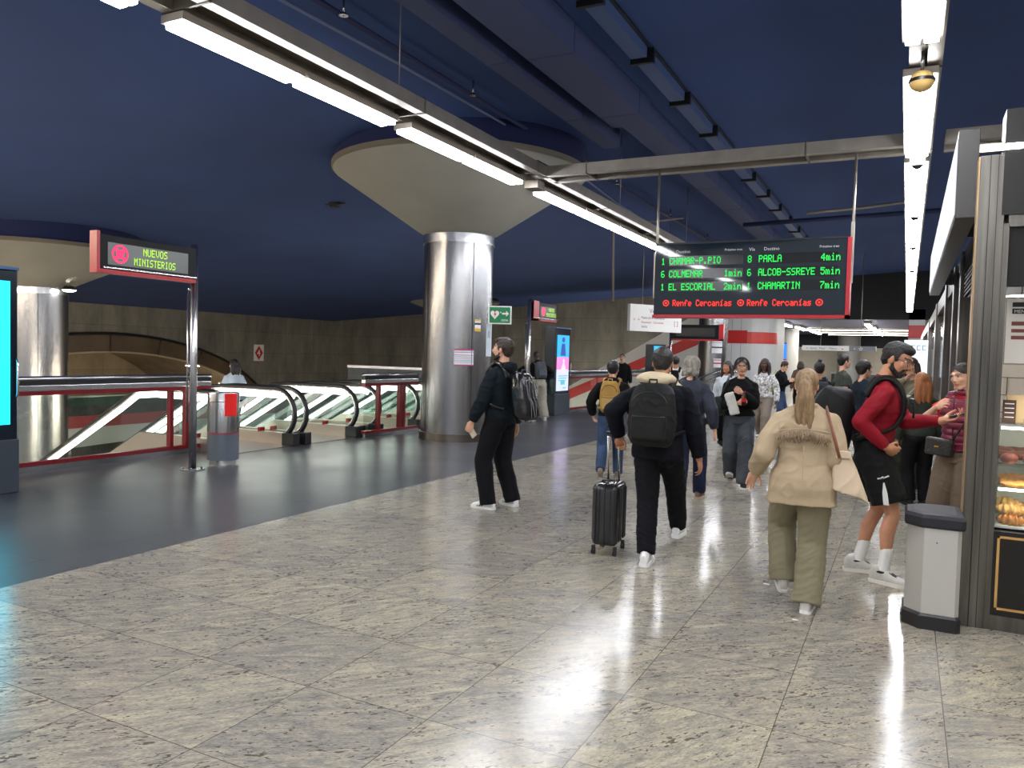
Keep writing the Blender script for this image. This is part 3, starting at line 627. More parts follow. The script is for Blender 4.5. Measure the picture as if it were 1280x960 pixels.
s = hang_sign(-6.86, -5.35, 25, 2.2, 2.66, 0.12, 'line_sign', 'switched off black sign with red frame under the departure board', mat('sign_black', (18, 22, 30), 0.12))
MB().b(-0.62, 0.62, -0.01, 0, 0.09, 0.36).build('display', mat('off_display', (12, 22, 26), 0.3), s)
B = MB(); B.b(-0.755, 0.9, -0.01, 0.13, -0.05, 0.0); B.b(0.755, 0.9, -0.01, 0.13, -0.05, 0.48); B.build('red_frame', RED, s); MB().cyl((-0.8, 0.06, -2.2), (-0.8, 0.06, 0.6), 0.045, 12).build('pole', STEELP, s)
s = hang_sign(-3.42, -0.98, 30, 1.98, 2.16, 0.1, 'wayfinding_sign', 'long white and grey direction sign across the far passage', MATS['sign_white'], (-0.6, 0.7), rodtop=5.45)
MB().b(0.35, 1.2, -0.012, 0, 0.0, 0.18).build('grey_field', mat('sign_grey', (110, 112, 116), 0.4), s)
text('line_text', '→  Salida   Plaza  ·  Metro', 0.10, K(-1.1, 0.05), tg, s)
text('line_text', '•', 0.2, K(0.1, 0.0), MATS['print_red'], s); text('symbol', '•  ☆', 0.16, frameM((0.5, -0.014, 0.03), (1, 0, 0), (0, -1, 0)), WHITE, s)
# diamond exit number on the concrete wall
e = empty('exit_sign', (XW+0.05, 33.4, 1.25), 0, 'square white sign with red diamond number 4 on the concrete wall', 'sign')
MB().b(0, 0.04, -0.36, 0.40, -0.5, 0.44).build('plate', WHITE, e)
MB().prism([(0.02, -0.43), (0.33, -0.03), (0.02, 0.37), (-0.29, -0.03)], 'x', 0.04, 0.05).build('diamond', mat('sign_red', (190, 20, 36), 0.4), e)
text('number', '4', 0.5, frameM((0.055, -0.13, -0.2), (0, 1, 0), (1, 0, 0)), WHITE, e, 0.012)
# defibrillator sign on the column
e = empty('defibrillator_sign', (-6.44, 11.84, 2.24), 0, 'green sign with white heart and arrow fixed to big column', 'sign')
Rz = math.radians(20); e.rotation_euler = (0, 0, Rz)
MB().b(-0.03, 0.37, -0.01, 0.02, -0.15, 0.16, 0.003).build('plate', WHITE, e)
MB().b(-0.01, 0.35, -0.014, -0.01, -0.13, 0.14).build('green_field', mat('sign_green', (0, 120, 70), 0.4), e)
B = MB(); hp = []
for k in range(28):
    t = 2*PI*k/28; hp.append((0.085+0.0047*16*math.sin(t)**3, 0.015+0.0052*(13*math.cos(t)-5*math.cos(2*t)-2*math.cos(3*t)-math.cos(4*t))))
B.prism(hp, 'y', -0.018, -0.014); B.prism([(0.21, 0.045), (0.28, 0.045), (0.28, 0.08), (0.33, 0.03), (0.28, -0.02), (0.28, 0.015), (0.21, 0.015)], 'y', -0.018, -0.014); B.b(0.175, 0.195, -0.018, -0.014, 0.04, 0.06)
B.build('pictogram', WHITE, e)
MB().prism([(0.10, 0.075), (0.065, 0.01), (0.09, 0.01), (0.07, -0.05), (0.115, 0.03), (0.09, 0.03)], 'y', -0.021, -0.018).build('flash', RED, e)
text('writing', 'DESA', 0.05, frameM((0.2, -0.018, -0.10), (1, 0, 0), (0, -1, 0)), WHITE, e)
e = empty('label_strip', (-6.49, 11.88, 1.95), math.radians(20), 'narrow white strip below the green defibrillator sign', 'sign'); MB().b(-0.03, 0.06, -0.01, 0.01, -0.42, 0.14).build('strip', mat('strip_white', (200, 214, 226), 0.4), e); text('writing', 'DESA', 0.05, frameM((0.03, -0.014, -0.1), (0, 0, 1), (0, -1, 0)), tg, e)
def onCol(ang, z, cx=-7.38, cy=12.32, r=0.637): return ((cx+r*math.cos(ang), cy+r*math.sin(ang), z), ang+PI/2)
def curved_poster(name, ang, z, wd, ht, m, label, col, r=0.634, c=(-7.38, 12.32)):
    e = empty(name, (c[0], c[1], z), 0, label, 'notice')
    B = MB(); n_ = 8; da = wd/r
    for k in range(n_):
        a0, a1 = ang-da/2+da*k/n_, ang-da/2+da*(k+1)/n_
        p = lambda a, h, rr: (rr*math.cos(a), rr*math.sin(a), h)
        B.mi = 0; B.poly([p(a0, -ht/2, r), p(a1, -ht/2, r), p(a1, ht/2, r), p(a0, ht/2, r)]); 
        for (h0, h1, mi) in col: B.mi = mi; B.poly([p(a0, h0*ht, r+.002), p(a1, h0*ht, r+.002), p(a1, h1*ht, r+.002), p(a0, h1*ht, r+.002)])
    B.build('sheet', m, e, fix=False); return e
paper = mat('paper_white', (226, 226, 232), 0.6); mag = mat('magenta', (190, 40, 110), 0.5); yel = mat('yellow', (232, 190, 60), 0.5); ink = mat('pale_ink', (150, 160, 190), 0.6)
curved_poster('notice', -0.82, 1.50, 0.36, 0.29, [paper, mag, ink, RED], 'white notice with magenta borders on the big steel column', [(0.42, 0.5, 1), (-0.5, -0.44, 1), (0.28, 0.33, 2), (0.12, 0.15, 3), (0.02, 0.05, 2), (-0.08, -0.05, 2), (-0.2, -0.17, 2), (-0.3, -0.27, 2)])
curved_poster('notice', -0.42, 2.07, 0.13, 0.21, [paper, yel, BLACK], 'small yellow and white camera notice on the big steel column', [(0.38, 0.5, 1), (-0.5, -0.25, 1), (0.05, 0.2, 2)])
curved_poster('notice', -1.05, 2.05, 0.42, 0.5, [paper, ink, BLACK], 'white notice on the slimmer steel column, upper one', [(-0.1, 0.0, 2), (0.3, 0.34, 1)], 0.565, (-6.85, 31.0))
curved_poster('notice', -1.0, 1.42, 0.3, 0.34, [paper, RED], 'small white and red notice on slimmer column, lower one', [(0.3, 0.38, 1), (-0.1, 0.05, 1)], 0.565, (-6.85, 31.0))

# ------------------------------------------------------------------ railings and glass fences
def fence(name, A, Bp, label, h=1.0, posts=(), low=False, rails=True):
    A = Vector((A[0], A[1], 0)); Bp = Vector((Bp[0], Bp[1], 0)); L_ = (Bp-A).length; ang = math.atan2(Bp.y-A.y, Bp.x-A.x)
    e = empty(name, A, ang, label, 'railing')
    MB().b(0, L_, -0.06, 0.06, 0, 0.07).build('plinth', STEEL, e)
    B = MB(); B.b(0, L_, -0.045, 0.045, 0.07, 0.12); B.b(0, L_, -0.045, 0.045, h-0.07, h-0.02); B.build('red_rail', REDD, e)
    B = MB(); B.b(0, L_, -0.05, 0.05, h-0.02, h+0.055, 0.01); B.tube([(-0.02, 0, h+0.13), (L_+0.02, 0, h+0.13)], 0.032, 12); B.build('steel_rail', STEELP, e)
    MB().b(0, L_, -0.035, 0.035, h+0.05, h+0.11).build('rail_web', BLACK, e)
    for p in posts: MB().b(p-0.028, p+0.028, -0.04, 0.04, 0.12, h-0.07).build('post', REDD, e)
    MB().b(0.02, L_-0.02, -0.006, 0.006, 0.1, h-0.05).build('glass_panel', GLS, e)
    return e
fence('glass_railing', (-9.45, 4.6), (-9.45, 8.5), 'red framed glass railing at the left in front of the escalator void', posts=(0.95, 3.2, 3.47))
f2 = fence('glass_railing', (-8.70, 11.30), (-8.62, 12.9), 'short red framed glass railing between second and third escalator', posts=(0.42, 1.05, 1.17))
fence('glass_railing', (-8.48, 15.6), (-8.42, 18.3), 'glass railing behind the column where a man leans', posts=(1.3, 2.5))
fence('glass_railing', (-8.35, 19.6), (-7.75, 29.5), 'long glass railing in front of the red striped stair wall', posts=(3.2, 3.5, 6.2, 6.5, 9.0))
o = empty('display_board', (-9.4, 18.5, 0), 0, 'red and pale board standing behind the leaning man', 'board'); MB().b(-0.05, 0.05, -1.0, 0.9, 0.0, 0.9).build('board', mat('board_cream', (215, 205, 180), 0.5), o); MB().prism([(-0.8, 0.12), (-0.4, 0.12), (-0.75, 0.88), (-1.0, 0.88)], 'x', 0.05, 0.06).build('red_field', RED, o)
e = empty('stair_handrail', (-6.0, 26.8, 0), 0, 'double steel handrail rising at the foot of the stairs', 'railing')
B = MB(); B.tube([(-1.6, 0, 0.45), (0.2, 0.4, 1.15), (0.9, 0.5, 1.15)], 0.035, 8); B.tube([(-1.6, 0, 0.25), (0.2, 0.4, 0.95), (0.9, 0.5, 0.95)], 0.025, 8); B.build('rail', STEELP, e)
for x_, y_ in ((-0.7, 0.2), (0.6, 0.46)): MB().cyl((x_, y_, 0), (x_, y_, 0.95), 0.025, 8).build('post', STEELP, e)

# ------------------------------------------------------------------ escalators
XT, XB, SLP = -10.75, -16.6, 0.547
def zz(x): return 0.0 if x > XT else (-(XT-x)*SLP if x > XB else -3.2)
LBAR = emit('handrail_light', (255, 252, 242), 7.0)
def handpath(off=0.0, top=0.92):
    p = []; cx, r = -9.22, 0.42-off
    for k in range(13):
        a = -1.15+(PI/2+1.15)*k/12; p.append((cx+r*math.cos(a), 0.5+r*math.sin(a)))
    z0 = 0.5+r
    for x in np.linspace(-9.4, XT+0.3, 4): p.append((float(x), z0))
    p += [(XT-0.1, z0-0.035), (XT-0.5, z0-0.5*SLP)]
    for x in np.linspace(XT-1.0, XB+0.4, 6): p.append((float(x), z0+zz(x)))
    p += [(XB-0.05, z0-3.15), (XB-0.5, z0-3.2), (XB-0.9, z0-3.2)]
    c2x = XB-0.95
    for k in range(9): a = PI/2+(PI/2+1.0)*k/8; p.append((c2x+r*math.cos(a), -2.7+r*math.sin(a)))
    return p
def balustrade(e, y, side):
    P = [(x, y, z) for x, z in handpath()]
    MB().tube(P, 0.042, 10, ry=0.028).build('handrail', RUBBER, e)
    P2 = handpath(0.045); MB().tube([(x, y, z) for x, z in P2], 0.026, 8).build('handrail_track', STEELP, e)
    P3 = [q for q in handpath(0.108)][10:-8]
    MB().tube([(x, y+side*0.0, z) for x, z in P3], 0.024, 8, ry=0.052).build('light_bar', LBAR, e)
    # glass between track and skirt
    B = MB()
    top = handpath(0.06)
    for k in range(len(top)-1):
        (xa, za), (xb, zb) = top[k], top[k+1]
        if xb > xa - 0.005: continue
        f = lambda x: zz(x)+0.20
        B.poly([(xa, y, min(f(xa), za)), (xb, y, min(f(xb), zb)), (xb, y, zb), (xa, y, za)])
    B.build('glass_panel', GLSG, e, fix=False)
    B = MB(); pr = [(-9.0, 0.0), (-9.0, 0.2), (XT, 0.2), (XB, -3.0), (XB-1.0, -3.0), (XB-1.0, -3.2), (XB, -3.3), (XT, -0.25), (-9.0, -0.2)]
    B.prism(pr, 'y', y-0.05, y+0.05); B.build('skirt', mat('skirt_steel', (196, 180, 168), 0.3, 0.8), e)
    MB().b(-9.02, -8.76, y-0.075, y+0.075, 0.0, 0.20, 0.015).build('newel_foot', RUBBER, e)
def escalator(y0, y1, label):
    e = empty('escalator', (0, 0, 0), 0, label, 'escalator')
    balustrade(e, y0, 1); balustrade(e, y1, -1)
    MB().b(-10.0, -8.8, y0+0.05, y1-0.05, -0.04, 0.008).build('landing_plate', mat('grooved_plate', (120, 120, 122), 0.35, 0.9), e)
    stp = mat('step_metal', (96, 98, 100), 0.45, 0.8, 0.2, 30, stretch=(1, 40, 1))
    k = 0; x = -10.0
    while x > XB-0.3:
        z = zz(x-0.2)
        B = MB(); B.b(x-0.41, x, y0+0.06, y1-0.06, z-0.20, z-0.005); B.mi = 1; B.b(x-0.41, x-0.385, y0+0.06, y1-0.06, z-0.006, z)
        B.build('step', [stp, mat('step_yellow', (190, 160, 40), 0.6)], e); x -= 0.41
    B = MB(); B.prism([(-9.6, -0.2), (XT, -0.26), (XB, -3.3), (XB-1, -3.3), (XB-1, -3.45), (XB, -3.45), (XT, -0.95), (-9.6, -0.95)], 'y', y0-0.05, y1+0.05); B.build('truss_body', mat('brown_cladding', (92, 82, 72), 0.6), e)
    for y in (y0, y1):
        MB().b(-9.56, -9.51, y-0.055, y+0.055, 0.19, 0.26).build('emergency_stop', RED, e)
    e2 = e; return e
escalator(8.35, 9.67, 'escalator directly behind the round litter bin, nearest of the three')
escalator(9.95, 11.27, 'middle escalator between the nearest one and the short red railing')
escalator(11.95, 13.25, 'farthest escalator beside the big steel column')
escalator(13.95, 15.2, 'escalator mostly hidden behind the big steel column')
for k, y in enumerate((9.81, 11.61)):
    o = MB().prism([(-9.1, 0.0), (-9.1, 0.16), (XT, 0.16), (XB, -3.04), (XB, -3.3), (XT, -0.3), (-9.1, -0.2)], 'y', y-0.085 if k == 0 else y-0.28, y+0.085 if k == 0 else y+0.28).build('deck_panel', STEELD)
    tag(o, ('steel deck between nearest and middle escalators', 'steel deck between middle and farthest escalators')[k], 'panel')
# glass screen beyond the escalators
e = empty('glass_screen', (-9.9, 15.6, 0), 0, 'clear glass screen with steel rail behind the escalators', 'screen'); MB().b(-2.6, 0.9, -0.008, 0.008, 0.1, 1.15).build('glass_panel', GLS, e); MB().b(-2.6, 0.9, -0.03, 0.03, 1.13, 1.19).build('top_rail', STEELP, e); MB().b(-2.6, 0.9, -0.03, 0.03, 0.0, 0.1).build('foot_rail', STEEL, e)
# structures on the lower level seen through the glass
e = empty('ticket_kiosk_row', (-31.5, 24, -3.2), 0, 'lower level white kiosk row with red fascia seen through the glass railing', 'kiosk')
MB().b(-0.8, 0, -13, 9, 0, 1.1).build('counter', WHITE, e)
MB().b(-0.8, 0.1, -13, 9, 1.1, 1.6).build('fascia', mat('pink_red_fascia', (168, 60, 62), 0.5), e)
MB().b(-0.7, -0.1, -13, 9, 1.6, 2.05).build('dark_band', mat('dark_band', (52, 56, 52), 0.6, 0, 0.5, 2), e)
MB().b(-0.9, 0.1, -13, 9, 2.05, 2.4).build('green_band', mat('green_band', (40, 74, 60), 0.5), e)
for yy in (-9, -4, 2, 6): MB().b(-0.02, 0.03, yy, yy+0.5, 0.45, 0.95).build('red_panel', RED, e)
e = empty('metal_bench', (-27.0, 19.5, -3.2), 0.2, 'grey metal bench on the lower level seen through glass', 'bench'); MB().b(-0.3, 0.3, -1.4, 1.4, 0.42, 0.5).build('seat', STEELD, e); MB().b(-0.35, -0.28, -1.4, 1.4, 0.5, 0.9).build('backrest', STEELD, e)
for yy in (-1.2, 1.2): MB().b(-0.25, 0.25, yy-0.04, yy+0.04, 0, 0.42).build('leg', STEELD, e)
# ------------------------------------------------------------------ bins
e = empty('litter_bin', (-8.2, 7.62, 0), 0, 'round steel and grey litter bin with red label by the pole', 'bin')
MB().lathe((0, 0, 0), [(0.17, 0), (0.17, 0.06)], 40).build('base_ring', STEELP, e)
MB().lathe((0, 0, 0), [(0.17, 0.06), (0.205, 0.065), (0.205, 0.42)], 40).build('lower_body', mat('bin_grey', (88, 96, 108), 0.45), e)
MB().lathe((0, 0, 0), [(0.207, 0.42), (0.208, 0.435)], 40).build('red_seam', RED, e)
MB().lathe((0, 0, 0), [(0.205, 0.435), (0.205, 0.955), (0.198, 0.97), (0.12, 0.975), (0.11, 0.93)], 40).build('upper_body', STEEL, e)
MB().lathe((0, 0, 0), [(0.2075, 0.845), (0.2075, 0.853)], 40).build('lid_seam', BLACK, e)
B = MB()
for k in range(8):
    a0, a1 = -0.68+0.11*k, -0.68+0.11*(k+1); B.poly([(0.208*math.cos(a), 0.208*math.sin(a), z) for a, z in ((a0, .66), (a1, .66), (a1, .96), (a0, .96))])
B.build('red_label', mat('label_red', (232, 28, 24), 0.4), e, fix=False)
def pedal_bin(loc, rz, label, s=1.0, bag=False):
    e = empty('pedal_bin', loc, rz, label, 'bin')
    w_, d_ = 0.145*s, 0.20*s
    def oc(w, d, c): return [(-w, -d), (w-c, -d), (w, -d+c), (w, d-c), (w-c, d), (-w, d)]
    oct_ = lambda w, d, c, z: [Vector((x, y, z)) for x, y in [(-w+c, -d), (w-c*0.25, -d), (w, -d+c*.25), (w, d-c*.25), (w-c*.25, d), (-w+c, d), (-w, d-c), (-w, -d+c)]]
    B = MB(); B.loft([oct_(w_, d_, 0.09*s, 0.09*s), oct_(w_, d_, 0.09*s, 0.63*s)]); B.build('body', mat('bin_silver', (196, 194, 190), 0.36, 0.55), e)
    B = MB(); B.loft([oct_(w_+.012, d_+.012, 0.09*s, 0), oct_(w_+.012, d_+.012, 0.09*s, 0.08*s), oct_(w_+.002, d_+.002, 0.09*s, 0.095*s)]); B.build('base', BLACK, e)
    B = MB(); B.sm = False; B.loft([oct_(w_+.012, d_+.012, 0.09*s, 0.615*s), oct_(w_+.018, d_+.018, 0.09*s, 0.63*s), oct_(w_+.018, d_+.018, 0.09*s, 0.675*s), oct_(w_+.005, d_+.005, 0.085*s, 0.695*s), oct_(w_-.03, d_-.03, 0.08*s, 0.702*s)]); B.build('lid', mat('lid_grey', (40, 41, 46), 0.6, spec=0.25), e)
    MB().b(-w_-0.02, -w_+0.03, -0.05, 0.05, 0.015, 0.04, 0.005).build('pedal', BLACK, e)
    MB().cyl((w_*0.1, -d_-0.001, 0.53*s), (w_*0.1, -d_-0.006, 0.53*s), 0.004, 8).build('screw', BLACK, e)
    return e
pedal_bin((0.19, 5.50, 0), math.radians(0), 'silver pedal bin with dark grey lid in front of the kiosk post', 1.0)
pedal_bin((0.22, 12.9, 0), 0, 'distant silver bin beyond the woman in the burgundy vest', 0.98)

# ------------------------------------------------------------------ pastry kiosk
KX, KY = 0.345, 5.50
e = empty('kiosk_post', (KX, KY, 0), 0, 'tall brushed steel corner post of the pastry kiosk', 'post')
MB().b(0, 0.055, 0, 0.16, 0, 2.86, 0.003).build('side_profile', STEELD, e)
MB().b(0.052, 0.135, -0.008, 0.16, 0, 2.86, 0.004).build('front_profile', STEELD, e)
for x_ in (0.053, 0.094): MB().b(x_-0.002, x_+0.002, -0.011, -0.007, 0, 2.86).build('groove', BLACK, e)
MB().b(-0.008, 0.004, 0.02, 0.15, 0.3, 2.86).build('edge_strip', mat('warm_strip', (168, 140, 104), 0.4, 0.6), e)
e = empty('post_lamp', (KX+0.05, KY-0.02, 2.9), 0, 'short glowing tube lamp on top of the kiosk corner post', 'light')
MB().tube([(-0.05, 0, 0), (0.16, 0, 0.0)], 0.018, 12).build('tube', emit('post_tube', (255, 253, 248), 14), e); MB().b(-0.06, 0.17, 0.01, 0.05, -0.02, 0.03).build('holder', GALV, e)
e = empty('kiosk', (KX+0.13, KY, 0), 0, 'steel framed pastry kiosk front with black panel at the right edge', 'kiosk')
W = 3.2
MB().b(0, W, 0, 0.14, 0, 0.09).build('steel_base', STEELD, e)
MB().b(0, 0.035, 0, 0.14, 0.09, 2.45).build('steel_jamb', STEELD, e)
MB().b(0.035, W, 0.01, 0.12, 0.09, 0.60).build('black_panel', mat('gloss_black', (20, 17, 16), 0.15), e)
B = MB(); gx0, gx1, gz0, gz1 = 0.055, 1.5, 0.125, 0.575; q = 0.014
B.b(gx0, gx1, 0.004, 0.012, gz0, gz0+q); B.b(gx0, gx1, 0.004, 0.012, gz1-q, gz1); B.b(gx0, gx0+q, 0.004, 0.012, gz0, gz1); B.b(gx1-q, gx1, 0.004, 0.012, gz0, gz1)
B.build('gold_frame', mat('gold_line', (206, 160, 92), 0.4, 0.3), e)
MB().b(0.03, W, 0, 0.14, 2.43, 2.5).build('steel_lintel', STEELD, e)
MB().b(-0.01, W, -0.02, 0.2, 2.5, 3.12).build('fascia', mat('dark_fascia', (34, 33, 33), 0.4, spec=0.3), e)
MB().b(0.035, W, 0.02, 0.1, 2.08, 2.43).build('black_valance', BLACKM, e)
MB().b(0.035, W, 0.03, 0.045, 1.24, 1.25).build('glass_ledge', STEELP, e)
MB().b(0.035, W, 0.03, 0.036, 0.62, 1.24).build('display_glass', GLS, e)
# side of the kiosk along the corridor
e = empty('shop_row', (0, 0, 0), 0, 'long steel and dark glass side of the shop row receding into the hall', 'kiosk')
for y0, y1 in ((8.9, 9.15), (10.2, 10.45), (12.4, 12.75), (16.4, 16.9), (22, 22.6), (29, 29.6)):
    MB().b(0.44, 0.56, y0, y1, 0, 2.72).build('post', STEELD, e)
for y0, y1 in ((8.9, 12.4), (12.75, 16.4), (16.9, 22), (22.6, 29), (29.6, 37.8)):
    MB().b(0.5, 0.53, y0+0.2, y1, 0.5, 2.3).build('glass_pane', mat('dark_pane', (66, 48, 46), 0.08), e)
    MB().b(0.46, 0.56, y0+0.2, y1, 0, 0.5).build('dado', STEELD, e)
MB().b(0.46, 0.6, 5.75, 37.8, 2.5, 2.72).build('head_rail', STEELD, e)
MB().b(0.5, 0.6, 5.75, 8.9, 2.25, 2.5).build('shutter_box', STEELD, e)
B = MB()
for k in range(6): B.b(0.47, 0.50, 5.8, 8.9, 2.27+0.04*k, 2.285+0.04*k)
B.build('shutter_slat', BLACK, e)
e = empty('fascia_sign', (0.235, 5.78, 0), 0, 'tall light box sign of the kiosk facing the corridor', 'sign')
MB().b(0.0, 0.12, 0, 6.4, 2.54, 3.10, 0.004).build('box', mat('light_box_grey', (58, 56, 55), 0.4, 0.3), e)
B = MB()
for k in range(8): B.b(-0.006, 0.0, 0.06+0.79*k, 0.82+0.79*k, 2.58, 3.06)
MB().b(0.10, 0.24, 1.0, 1.06, 2.56, 2.7).build('bracket', STEELD, e); MB().b(0.10, 0.24, 5.0, 5.06, 2.56, 2.7).build('bracket', STEELD, e)
B.build('lit_panel', emit('lit_panel', (232, 238, 246), 0.85), e)
for i, (t, y_) in enumerate((('PAN', 1.4), ('CAFÉ', 3.2))): pass
e = empty('shop_sign', (0.42, 20.5, 2.05), 0, 'small lit white sign with blue letters far along the shop row', 'sign')
MB().b(-0.5, 0.0, 0, 0.1, -0.75, 0.1, 0.005).build('light_box', emit('pale_box', (225, 238, 250), 1.2), e)
B = MB(); pb_ = mat('print_blue', (60, 120, 200), 0.5)
for k in range(4): B.b(-0.45+0.11*k, -0.37+0.11*k, -0.004, 0, -0.14, -0.125); B.b(-0.45+0.11*k, -0.435+0.11*k, -0.004, 0, -0.14, -0.02); B.b(-0.45+0.11*k, -0.37+0.11*k, -0.004, 0, -0.035, -0.02)
B.build('blue_print', pb_, e); MB().b(-0.02, 0.06, 0.02, 0.08, -0.1, 0.0).build('bracket', STEELD, e)
# interior of the kiosk
struct(MB().b(0.56, 4.0, 7.9, 8.0, 0, 3.2).build('wall_kiosk', mat('white_wall_tiles', (226, 222, 212), 0.3)))
B = MB()
for k in range(12): B.b(0.6, 4.0, 7.89, 7.9, 1.2+0.15*k, 1.206+0.15*k)
for k in range(12):
    for j in range(14): x_ = 0.62+0.3*j+(0.15 if k % 2 else 0); B.b(x_, x_+0.006, 7.889, 7.9, 1.2+0.15*k, 1.35+0.15*k)
struct(B.build('trim_tiles', mat('tile_grout', (120, 118, 112), 0.8)))
struct(MB().b(0.6, 4.0, 5.7, 8.0, 3.12, 3.18).build('ceiling', BLACKM))
struct(MB().b(0.6, 4.0, 7.6, 7.9, 2.6, 3.1).build('trim_bulkhead', BLACKM))
e = empty('display_case', (KX+0.17, KY+0.10, 0), 0, 'lit glass display case full of pastries inside the kiosk', 'cabinet')
MB().b(0, 2.9, 0, 0.62, 0, 0.60).build('plinth', BLACKM, e)
for z in (0.62, 0.865, 1.0, 1.25): MB().b(0.0, 2.9, 0.0, 0.6, z-0.012, z).build('shelf', GLS if z > 0.7 else WHITE, e)
MB().b(0, 2.9, 0.60, 0.62, 0.6, 1.25).build('back_panel', mat('case_back', (226, 222, 210), 0.5), e)
for x_ in (0.0, 1.45, 2.89): MB().b(x_, x_+0.01, 0.0, 0.6, 0.62, 1.25).build('glass_side', GLS, e)
B = MB(); 
for z in (0.862, 1.24): B.b(0.02, 2.9, 0.02, 0.05, z-0.025, z-0.012)
B.build('light_strip', emit('case_light', (255, 240, 215), 18), e)
bread = [mat('bread_gold', (196, 124, 52), 0.5, 0, 0.4, 30, 0.5, 60), mat('bread_pale', (214, 166, 96), 0.5, 0, 0.35, 26, 0.5, 60), mat('bread_brown', (120, 62, 40), 0.45, 0, 0.3, 25), mat('bread_red', (160, 76, 60), 0.5, 0, 0.25, 22)]
def croissant(n_, m, L_=0.15, r=0.035):
    B = MB(); P = []; R_ = []
    for k in range(41):
        t = k/40; a = (t-0.5)*2.2; P.append((0.07*math.sin(a)*L_/0.12, 0.05-0.07*math.cos(a), r*0.75)); R_.append(max(0.006, r*math.sin(PI*min(max(t, .04), .96))**0.7*(1+0.20*math.sin(t*42))))
    B.tube(P, R_, 12); return B.build(n_, m)
def bun(n_, m, r): return MB().sph((0, 0, r[2]*0.8), r, 14, 9).build(n_, m)
KP = (KX+0.17, KY+0.10)
def roll_(n_, m):
    B = MB(); B.tube([(x, 0, 0.026) for x in np.linspace(-0.08, 0.08, 17)], [max(0.008, 0.034*math.cos(x*17)**0.5*(1+0.08*math.cos(x*150))) for x in np.linspace(-0.08, 0.08, 17)], 14); return B.build(n_, m)
protos = {'croissant': [croissant('croissant', bread[0]), croissant('croissant', bread[1], 0.16, 0.04)], 'eclair': [bun('eclair', bread[2], (0.028, 0.09, 0.028))], 'bun': [bun('bread_bun', bread[3], (0.05, 0.05, 0.035))], 'roll': [roll_('bread_roll', bread[0])]}
used = set()
def put(kind, x, y, z, rz, label, group, k=0):
    p = protos[kind][k % len(protos[kind])]
    if p.name in used: o = p.copy(); C.objects.link(o)
    else: o = p; used.add(p.name)
    o.location = (KP[0]+x, KP[1]+y, z); o.rotation_euler = (0, 0, rz); tag(o, label, {'croissant': 'croissant', 'eclair': 'pastry', 'bun': 'bun', 'roll': 'bread roll'}[kind], group)
for r_ in range(3):
    for k in range(6): put('croissant', 0.10+0.165*k, 0.09+0.15*r_, 0.622+0.03*r_, random.uniform(-.5, .5), 'golden croissant heaped on the lowest shelf of the lit display case', 'croissants on the lowest shelf', k+r_)
for r_ in range(2):
    for k in range(6): put('croissant', 0.10+0.165*k, 0.14+0.15*r_, 0.672+0.02*r_, random.uniform(-.8, .8), 'golden croissant heaped on the lowest shelf of the lit display case', 'croissants on the lowest shelf', k+1)
for r_ in range(2):
    for k in range(6): put('roll', 0.11+0.18*k, 0.09+0.12*r_, 0.867, random.uniform(-.3, .3), 'pale bread roll on the middle shelf of the display case', 'rolls on the middle shelf')
for k in range(7): put('bun', 0.07+0.12*k, 0.07, 1.002, 0, 'reddish round bun at the front of the third shelf', 'buns on the third shelf')
for r_ in range(2):
    for k in range(11): put('eclair', 0.05+0.075*k, 0.22+0.10*r_, 1.015+0.02*r_, 0.9+random.uniform(-.15, .15), 'dark brown glazed pastry bar leaning on the third shelf', 'pastry bars on the third shelf')
pb = mat('paper_bag', (206, 178, 138), 0.8); kb = mat('menu_dark', (72, 44, 36), 0.6)
for k in range(3):
    e = empty('paper_bag', (KP[0]+0.10+0.24*k, KP[1]+0.2, 1.25), 0.2*k, ('brown paper bag on the display case, leftmost', 'brown paper bag on the display case, middle one', 'brown paper bag on the display case, third from left')[k], 'bag', 'paper bags on the display case')
    B = MB(); B.loft([[Vector((x*w_, y*0.03, z)) for x, y in ((-1, -1), (1, -1), (1, 1), (-1, 1))] for w_, z in ((0.045, 0), (0.05, 0.08), (0.043, 0.14), (0.05, 0.17))]); B.build('bag', pb, e)
for k in range(3):
    e = empty('menu_card', (KP[0]+0.03+0.24*k, KP[1]+0.13, 1.25), 0, ('small dark brown price card on case top, leftmost', 'small dark brown price card on case top, middle one', 'small dark brown price card on case top, third from left')[k], 'card', 'price cards on the display case')
    MB().b(0, 0.07, 0, 0.01, 0, 0.14).build('card', kb, e)
    B = MB()
    for j in range(4): B.b(0.01, 0.06, -0.002, 0, 0.03+0.028*j, 0.036+0.028*j)
    B.build('print', wt, e)
e = empty('menu_board', (KX+0.20, KY+0.5, 1.62), 0, 'white printed menu board hanging inside the kiosk', 'sign')
MB().b(0.02, 0.6, 0, 0.02, 0, 0.42).build('board', mat('menu_white', (230, 226, 220), 0.5), e)
MB().b(0.015, 0.605, 0.012, 0.03, -0.01, 0.43).build('frame', GALV, e)
B = MB(); B.b(0.05, 0.5, -0.003, 0, 0.365, 0.395); B.b(0.05, 0.5, -0.003, 0, 0.32, 0.355); B.mi = 1; B.b(0.05, 0.4, -0.003, 0, 0.245, 0.27); B.b(0.05, 0.45, -0.003, 0, 0.2, 0.222); B.b(0.05, 0.4, -0.003, 0, 0.155, 0.178); B.build('print', [BLACK, mat('menu_brown', (120, 60, 48), 0.5)], e)
text('writing', 'MENÚ  BOCADILLOS', 0.03, frameM((0.06, -0.005, 0.326), (1, 0, 0), (0, -1, 0)), wt, e)
B = MB(); B.cyl((0.1, 0.01, 0.43), (0.1, 0.01, 1.5), 0.003, 6); B.cyl((0.5, 0.01, 0.43), (0.5, 0.01, 1.5), 0.003, 6); B.build('cord', BLACK, e)
